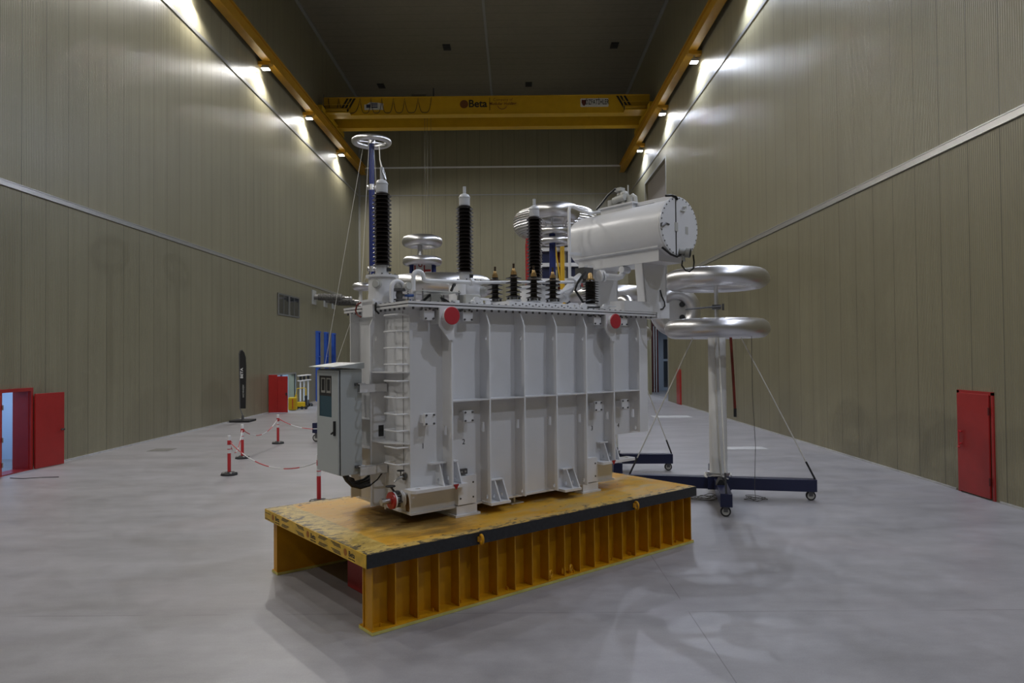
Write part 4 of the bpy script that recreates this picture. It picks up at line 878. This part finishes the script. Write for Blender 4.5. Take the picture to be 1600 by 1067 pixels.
# impulse generator with the huge ribbed ring
ig = thing('impulse_generator', 'tall impulse generator tower with a huge ribbed aluminium ring', 'test equipment', (2.0, 34.0, 0), 0)
obj('base', MB().box((-1.6,-1.2,0), (1.6,1.2,.35)), M['navy'], ig)
obj('ribbed_ring', MB().torus((0,0,9.45), 1.45, .62, n=90, m=140, rip=.06, ripn=34), M['alu'], ig)
obj('ring_support', MB().cyl((0,0,8.3), (0,0,9.5), .12).bar((-1.3,0,9.3), (1.3,0,9.3), .1, .08).bar((0,-1.3,9.3), (0,1.3,9.3), .1, .08), M['alu'], ig)
for x, y, m_ in ((-1.38,-.8,'red'), (-1.38,.8,'red'), (1.3,.8,'red')): obj('column', MB().box((x-.1,y-.1,.35), (x+.1,y+.1,8.6)), M[m_], ig)
obj('column', MB().box((.15,-.95,.35), (.35,-.8,8.5)), M['crane'], ig, label='yellow column')
obj('brace', MB().cyl((-.1,-.9,8.4), (.9,-.9,.5), .04, n=8).cyl((.25,-.95,8.0), (.55,-.95,.5), .03, n=8), M['crane'], ig)
sh0 = obj('shelf', MB().box((-.75,-.75,1.33), (1.2,.75,1.50)), M['whitep'], ig)
for k in range(1, 10): inst(sh0, (0,0,.742*k))
c0 = obj('capacitor', MB().box((-.70,-.5,1.51), (-.05,.5,2.06)), M['navy'], ig)
c1 = obj('capacitor', MB().box((.5,-.5,1.51), (1.15,.5,2.06)), M['navy'], ig)
c2 = obj('resistor', MB().cyl((.2,-.3,1.5), (.2,-.3,2.07), .14), M['darkred'], ig)
for k in range(1, 9):
    for c in (c0, c1, c2): inst(c, (0,0,.742*k))
sb = obj('spark_ball', MB().sphere((-1.24,-.85,1.6), .07), M['alu'], ig)
for k in range(1, 10): inst(sb, (0,0,.742*k))
obj('top_plate', MB().box((-1.0,-.8,8.28), (1.2,.8,8.36)), M['whitep'], ig)

# ------------------------------------------------------------------ along the left wall
for i, (y, lab) in enumerate(((46.7, 'ribbed wall bushing on the left wall, nearest of three'), (49.5, 'ribbed wall bushing on the left wall, middle of three'), (51.7, 'ribbed wall bushing on the left wall, farthest of three'))):
    b = thing('wall_bushing', lab, 'insulator', (XL, y, 7.05), 0, 'wall bushings on the left wall')
    obj('mounting_plate', MB().box((0,-.45,-.5), (.05,.45,.45)), M['panel_grey'], b)
    P = [(.17, .05), (.17, .3)]
    for k in range(16): P += [(.16, .32+.10*k), (.24, .34+.10*k), (.24, .37+.10*k), (.16, .40+.10*k)]
    P += [(.10, 1.95), (.10, 2.1), (.04, 2.12)]
    obj('insulator', MB().lathe(P, (0,0,0), (1,0,-.03), 24), M['greyporc'], b)
    obj('terminal', MB().cyl((2.1,0,-.06), (2.5,0,-.07), .05, n=12).sphere((2.5,0,-.07), .1), M['alu'], b)
for y, z, lab in ((47.35, 4.78, 'bright blue steel wall post left of its neighbours, nearest the camera'), (49.4, 4.77, 'bright blue steel wall post in the middle of three'), (51.4, 4.75, 'bright blue steel wall post nearest the back wall')):
    p = thing('blue_wall_post', lab, 'post', (XL, y, 0), 0, 'blue posts on the left wall')
    obj('channel', MB().box((0,-.24,0), (.20,-.16,z)).box((0,.16,0), (.20,.24,z)).box((.0,-.16,0), (.06,.16,z)), M['blue'], p)
    for zz in (z-.12, 3.0, 1.4): obj('strap', MB().box((.0,-.26,zz), (.24,.26,zz+.08)), M['blue'], p)
ff_ = thing('feather_flag', 'narrow black feather flag with white lettering near the left wall', 'flag', (-13.0, 33.1, 0), 0)
obj('base', MB().box((-.48,-.45,0), (.48,.45,.10)), M['rubber'], ff_, bevel=.02)
obj('pole', MB().tube([(0,0,.05), (0,0,.3)], .06, 8).tube([(0,0,.3), (-.13,0,.62), (-.16,0,3.25), (-.12,0,3.36), (0.0,0,3.4)], .022, 8), M['dsteel'], ff_)
cl = obj('banner', MB().prism([(-.13,.62),(.14,.62),(.17,2.6),(.15,3.05),(.08,3.28),(-.02,3.40),(-.10,3.36),(-.14,3.2)], (0,0,0), (1,0,0), (0,0,1), (0,.012,0)), M['flagcloth'], ff_)
text('lettering', 'BETA', .17, (-.04,-.004,2.3), (0,0,1), (-1,0,0), M['whitep'], cl, bold=.004, sx=1.25)
text('lettering', 'enerji teknolojileri', .13, (.02,-.004,1.45), (0,0,1), (-1,0,0), M['panel_grey'], cl, sx=.62)
cs = thing('tool_case', 'ribbed yellow plastic case on the floor beside the far left door', 'case', (-12.74, 39.72, 0), .1)
obj('body', MB().box((-.21,-.22,.03), (.21,.22,.74)), M['case'], cs, bevel=.02)
for k in range(6): obj('rib', MB().box((-.225,-.235,.08+.105*k), (.225,.235,.105+.105*k)), M['case'], cs)
obj('latch', MB().box((.02,-.25,.1), (.06,-.225,.66)), M['redtape'], cs)
jk = thing('pallet_truck', 'yellow hand pallet truck with a raised handle by the far left door', 'pallet truck', (-12.42, 40.6, 0), .1)
obj('chassis', MB().box((-.36,-.2,.14), (.16,.2,.42)), M['case'], jk, bevel=.02)
obj('mast', MB().box((-.42,-.18,.16), (-.36,.18,.85)), M['case'], jk)
obj('handle_bar', MB().tube([(-.38,-.1,.85), (-.32,-.1,1.2), (.12,-.1,1.24), (.18,-.1,1.18), (.18,-.1,.5)], .026, 8), M['case'], jk)
obj('hydraulic_pump', MB().cyl((.18,-.1,.2), (.18,-.1,.75), .07).sphere((.18,-.1,.72), .09), M['rubber'], jk)
for x in (-.3, -.02, .2): obj('wheel', MB().cyl((x,-.24,.09), (x,-.15,.09), .09), M['rubber'], jk)
for x, y, lab in ((-12.8, 41.35, 'white test stand post left of the other two by the doorway'), (-12.8, 42.05, 'white test stand post in the middle of three by the doorway'), (-12.8, 42.9, 'white test stand post standing right of the other two')):
    s_ = thing('double_ring_post', lab, 'post', (x, y, 0), 0, 'white posts with double rings by the far left door')
    obj('pole', MB().cyl((0,0,.25), (0,0,1.62), .042), M['whitep'], s_)
    for z in (1.62, 1.92): obj('ring', MB().torus((0,0,z), .15, .04, n=26, m=10).cyl((0,0,z-.02), (0,0,z+.02), .14), M['whitep'], s_)
    obj('insulator', MB().cyl((0,0,1.66), (0,0,1.88), .075), M['rubber'], s_)
    obj('base', MB().box((-.24,-.04,.12), (.24,.04,.2)).box((-.04,-.24,.12), (.04,.24,.2)).cyl((0,0,.2), (0,0,.4), .06), M['dsteel'], s_)
    for a in ((-.22,0), (.22,0), (0,.22), (0,-.22)): obj('wheel', MB().cyl((a[0],a[1]-.03,.065), (a[0],a[1]+.03,.065), .065), M['rubber'], s_)

# ------------------------------------------------------------------ safety posts with red and white chain
POSTS = [(-7.53, 18.26, 'red and white safety post nearest the left edge of the chain line'), (-8.34, 21.2, 'red and white safety post second from the left in the chain line'),
         (-8.45, 24.7, 'farthest red and white safety post, in front of the far left door'), (-4.17, 14.7, 'red and white safety post beside the platform and cabinet'), (-5.9, 24.5, 'red and white safety post hidden behind the control cabinet')]
def post():
    t = thing('safety_post', POSTS[0][2], 'barrier post', (POSTS[0][0], POSTS[0][1], 0), 0, 'red and white safety posts')
    obj('rubber_base', MB().lathe([(.21, 0), (.215, .03), (.19, .07), (.08, .09)], n=10), M['rubber'], t)
    for k in range(5): obj('base_stripe', MB().box((.16*cos(k*1.257+.3)-.025, .16*sin(k*1.257+.3)-.025, .055), (.16*cos(k*1.257+.3)+.025, .16*sin(k*1.257+.3)+.025, .083)), M['panel_grey'], t)
    obj('tube', MB().cyl((0,0,.08), (0,0,.57), .044), M['redtape'], t)
    obj('white_band', MB().cyl((0,0,.57), (0,0,.79), .0445), M['whitep'], t)
    obj('red_line', MB().cyl((0,0,.665), (0,0,.685), .0455), M['redtape'], t)
    obj('loop_collar', MB().cyl((0,0,.79), (0,0,.905), .046).torus((.05,-.02,.85), .03, .008, (0,1,0), 14, 6), M['redtape'], t)
    obj('white_top', MB().lathe([(.044,.905),(.044,1.02),(.03,1.035),(0,1.037)], n=20), M['whitep'], t)
    return t
p0 = post()
for x, y, lab in POSTS[1:]: dup(p0, (x, y, 0), 0, lab)
def chain(i, j, s_, lab):
    a = Vector((POSTS[i][0], POSTS[i][1], .85)); b = Vector((POSTS[j][0], POSTS[j][1], .85)); dd = (b-a).normalized()*.075; mb = MB(); P = sag(a+dd, b-dd, s_, 24)
    for k in range(24): mb.mi = (k//4) % 2; mb.tube([P[k], P[k+1]], .013, 7)
    tag(obj('barrier_chain', mb, [M['redtape'], M['whitep']]), lab, 'chain', 'red and white barrier chains')
chain(0, 3, .36, 'red and white chain sagging from the left post to the post by the platform')
chain(0, 1, .45, 'short red and white chain between the two left posts')
chain(1, 2, .33, 'red and white chain sagging from the second post to the farthest post')
chain(2, 4, .33, 'red and white chain running from the farthest post behind the cabinet')

# ------------------------------------------------------------------ floor details on the right
gr = thing('grounding_rod', 'red brown earthing rod with a black tip hanging beside the white pole', 'rod', (4.66, 14.9, 0), 0)
obj('rod', MB().tube([(0,0,1.85), (-.03,0,2.6), (-.07,0,3.42)], .03, 8), M['redrod'], gr)
obj('grip', MB().cyl((0,0,1.72), (0,0,1.9), .032, n=10), M['rubber'], gr)
def pile(x, y, r, n, seed, lab, m='wire', line=None):
    q = random.Random(seed); P = [(x, y, .015)]; a = 0
    for k in range(n):
        a += q.uniform(.5, 1.6); rr_ = r*q.random()**.6; P.append((x+1.7*rr_*cos(a), y+1.1*rr_*sin(a), .012+.10*q.random()**2))
    S_ = []
    for k in range(1, len(P)-2):
        for t_ in range(4):
            u = t_/4; p0_, p1_, p2_, p3_ = (Vector(P[k+d]) for d in (-1, 0, 1, 2))
            S_.append(.5*((2*p1_)+(-p0_+p2_)*u+(2*p0_-5*p1_+4*p2_-p3_)*u*u+(-p0_+3*p1_-3*p2_+p3_)*u**3))
    for v in S_: v.z = max(v.z, .01)
    if line: S_ = [Vector(p) for p in line]+S_
    tag(obj('coiled_wire', MB().tube(S_, .006, 5), M[m]), lab, 'wire', 'loose wires on the floor')
pile(4.0, 14.75, .22, 26, 1, 'tangled wire on the floor beside the front caster of the ring stand')
pile(5.0, 14.6, .18, 22, 2, 'tangled wire on the floor under the right arm with a strand hanging from the ring', line=[(4.78, 14.15, 3.5), (4.80, 14.2, 2.2), (4.86, 14.25, 1.2), (4.9, 14.45, .3), (4.95, 14.55, .03)])
clp = obj('earth_clamp', MB().box((3.62,15.25,.0), (3.82,15.4,.09)).cyl((3.5,15.32,.02), (3.62,15.32,.03), .02, n=8), M['rubber']); tag(clp, 'small black clamp on the floor by the platform corner', 'clamp')
h = obj('floor_hatch', MB().box((6.7, 22.3, 0), (8.0, 22.9, .006)), M['hatch']); tag(h, 'pale floor plate to the right of the white pole', 'floor plate', 'floor plates')
h = obj('floor_hatch', MB().box((6.6, 33.3, 0), (8.4, 34.4, .006)), M['hatch']); tag(h, 'pale floor plate far back by the right gate', 'floor plate', 'floor plates')
h = obj('floor_hatch', MB().box((-12.2, 22.95, 0), (-11.5, 23.6, .006)), M['grate']); tag(h, 'dark floor plate near the open left door', 'floor plate', 'floor plates')
w = obj('loose_cable', MB().tube([(-13.1, 18.0, .012), (-12.7, 17.9, .012), (-12.3, 18.05, .012), (-11.9, 18.1, .012)], .009, 6), M['cable']); tag(w, 'thin cable lying on the floor at the open left door', 'cable')
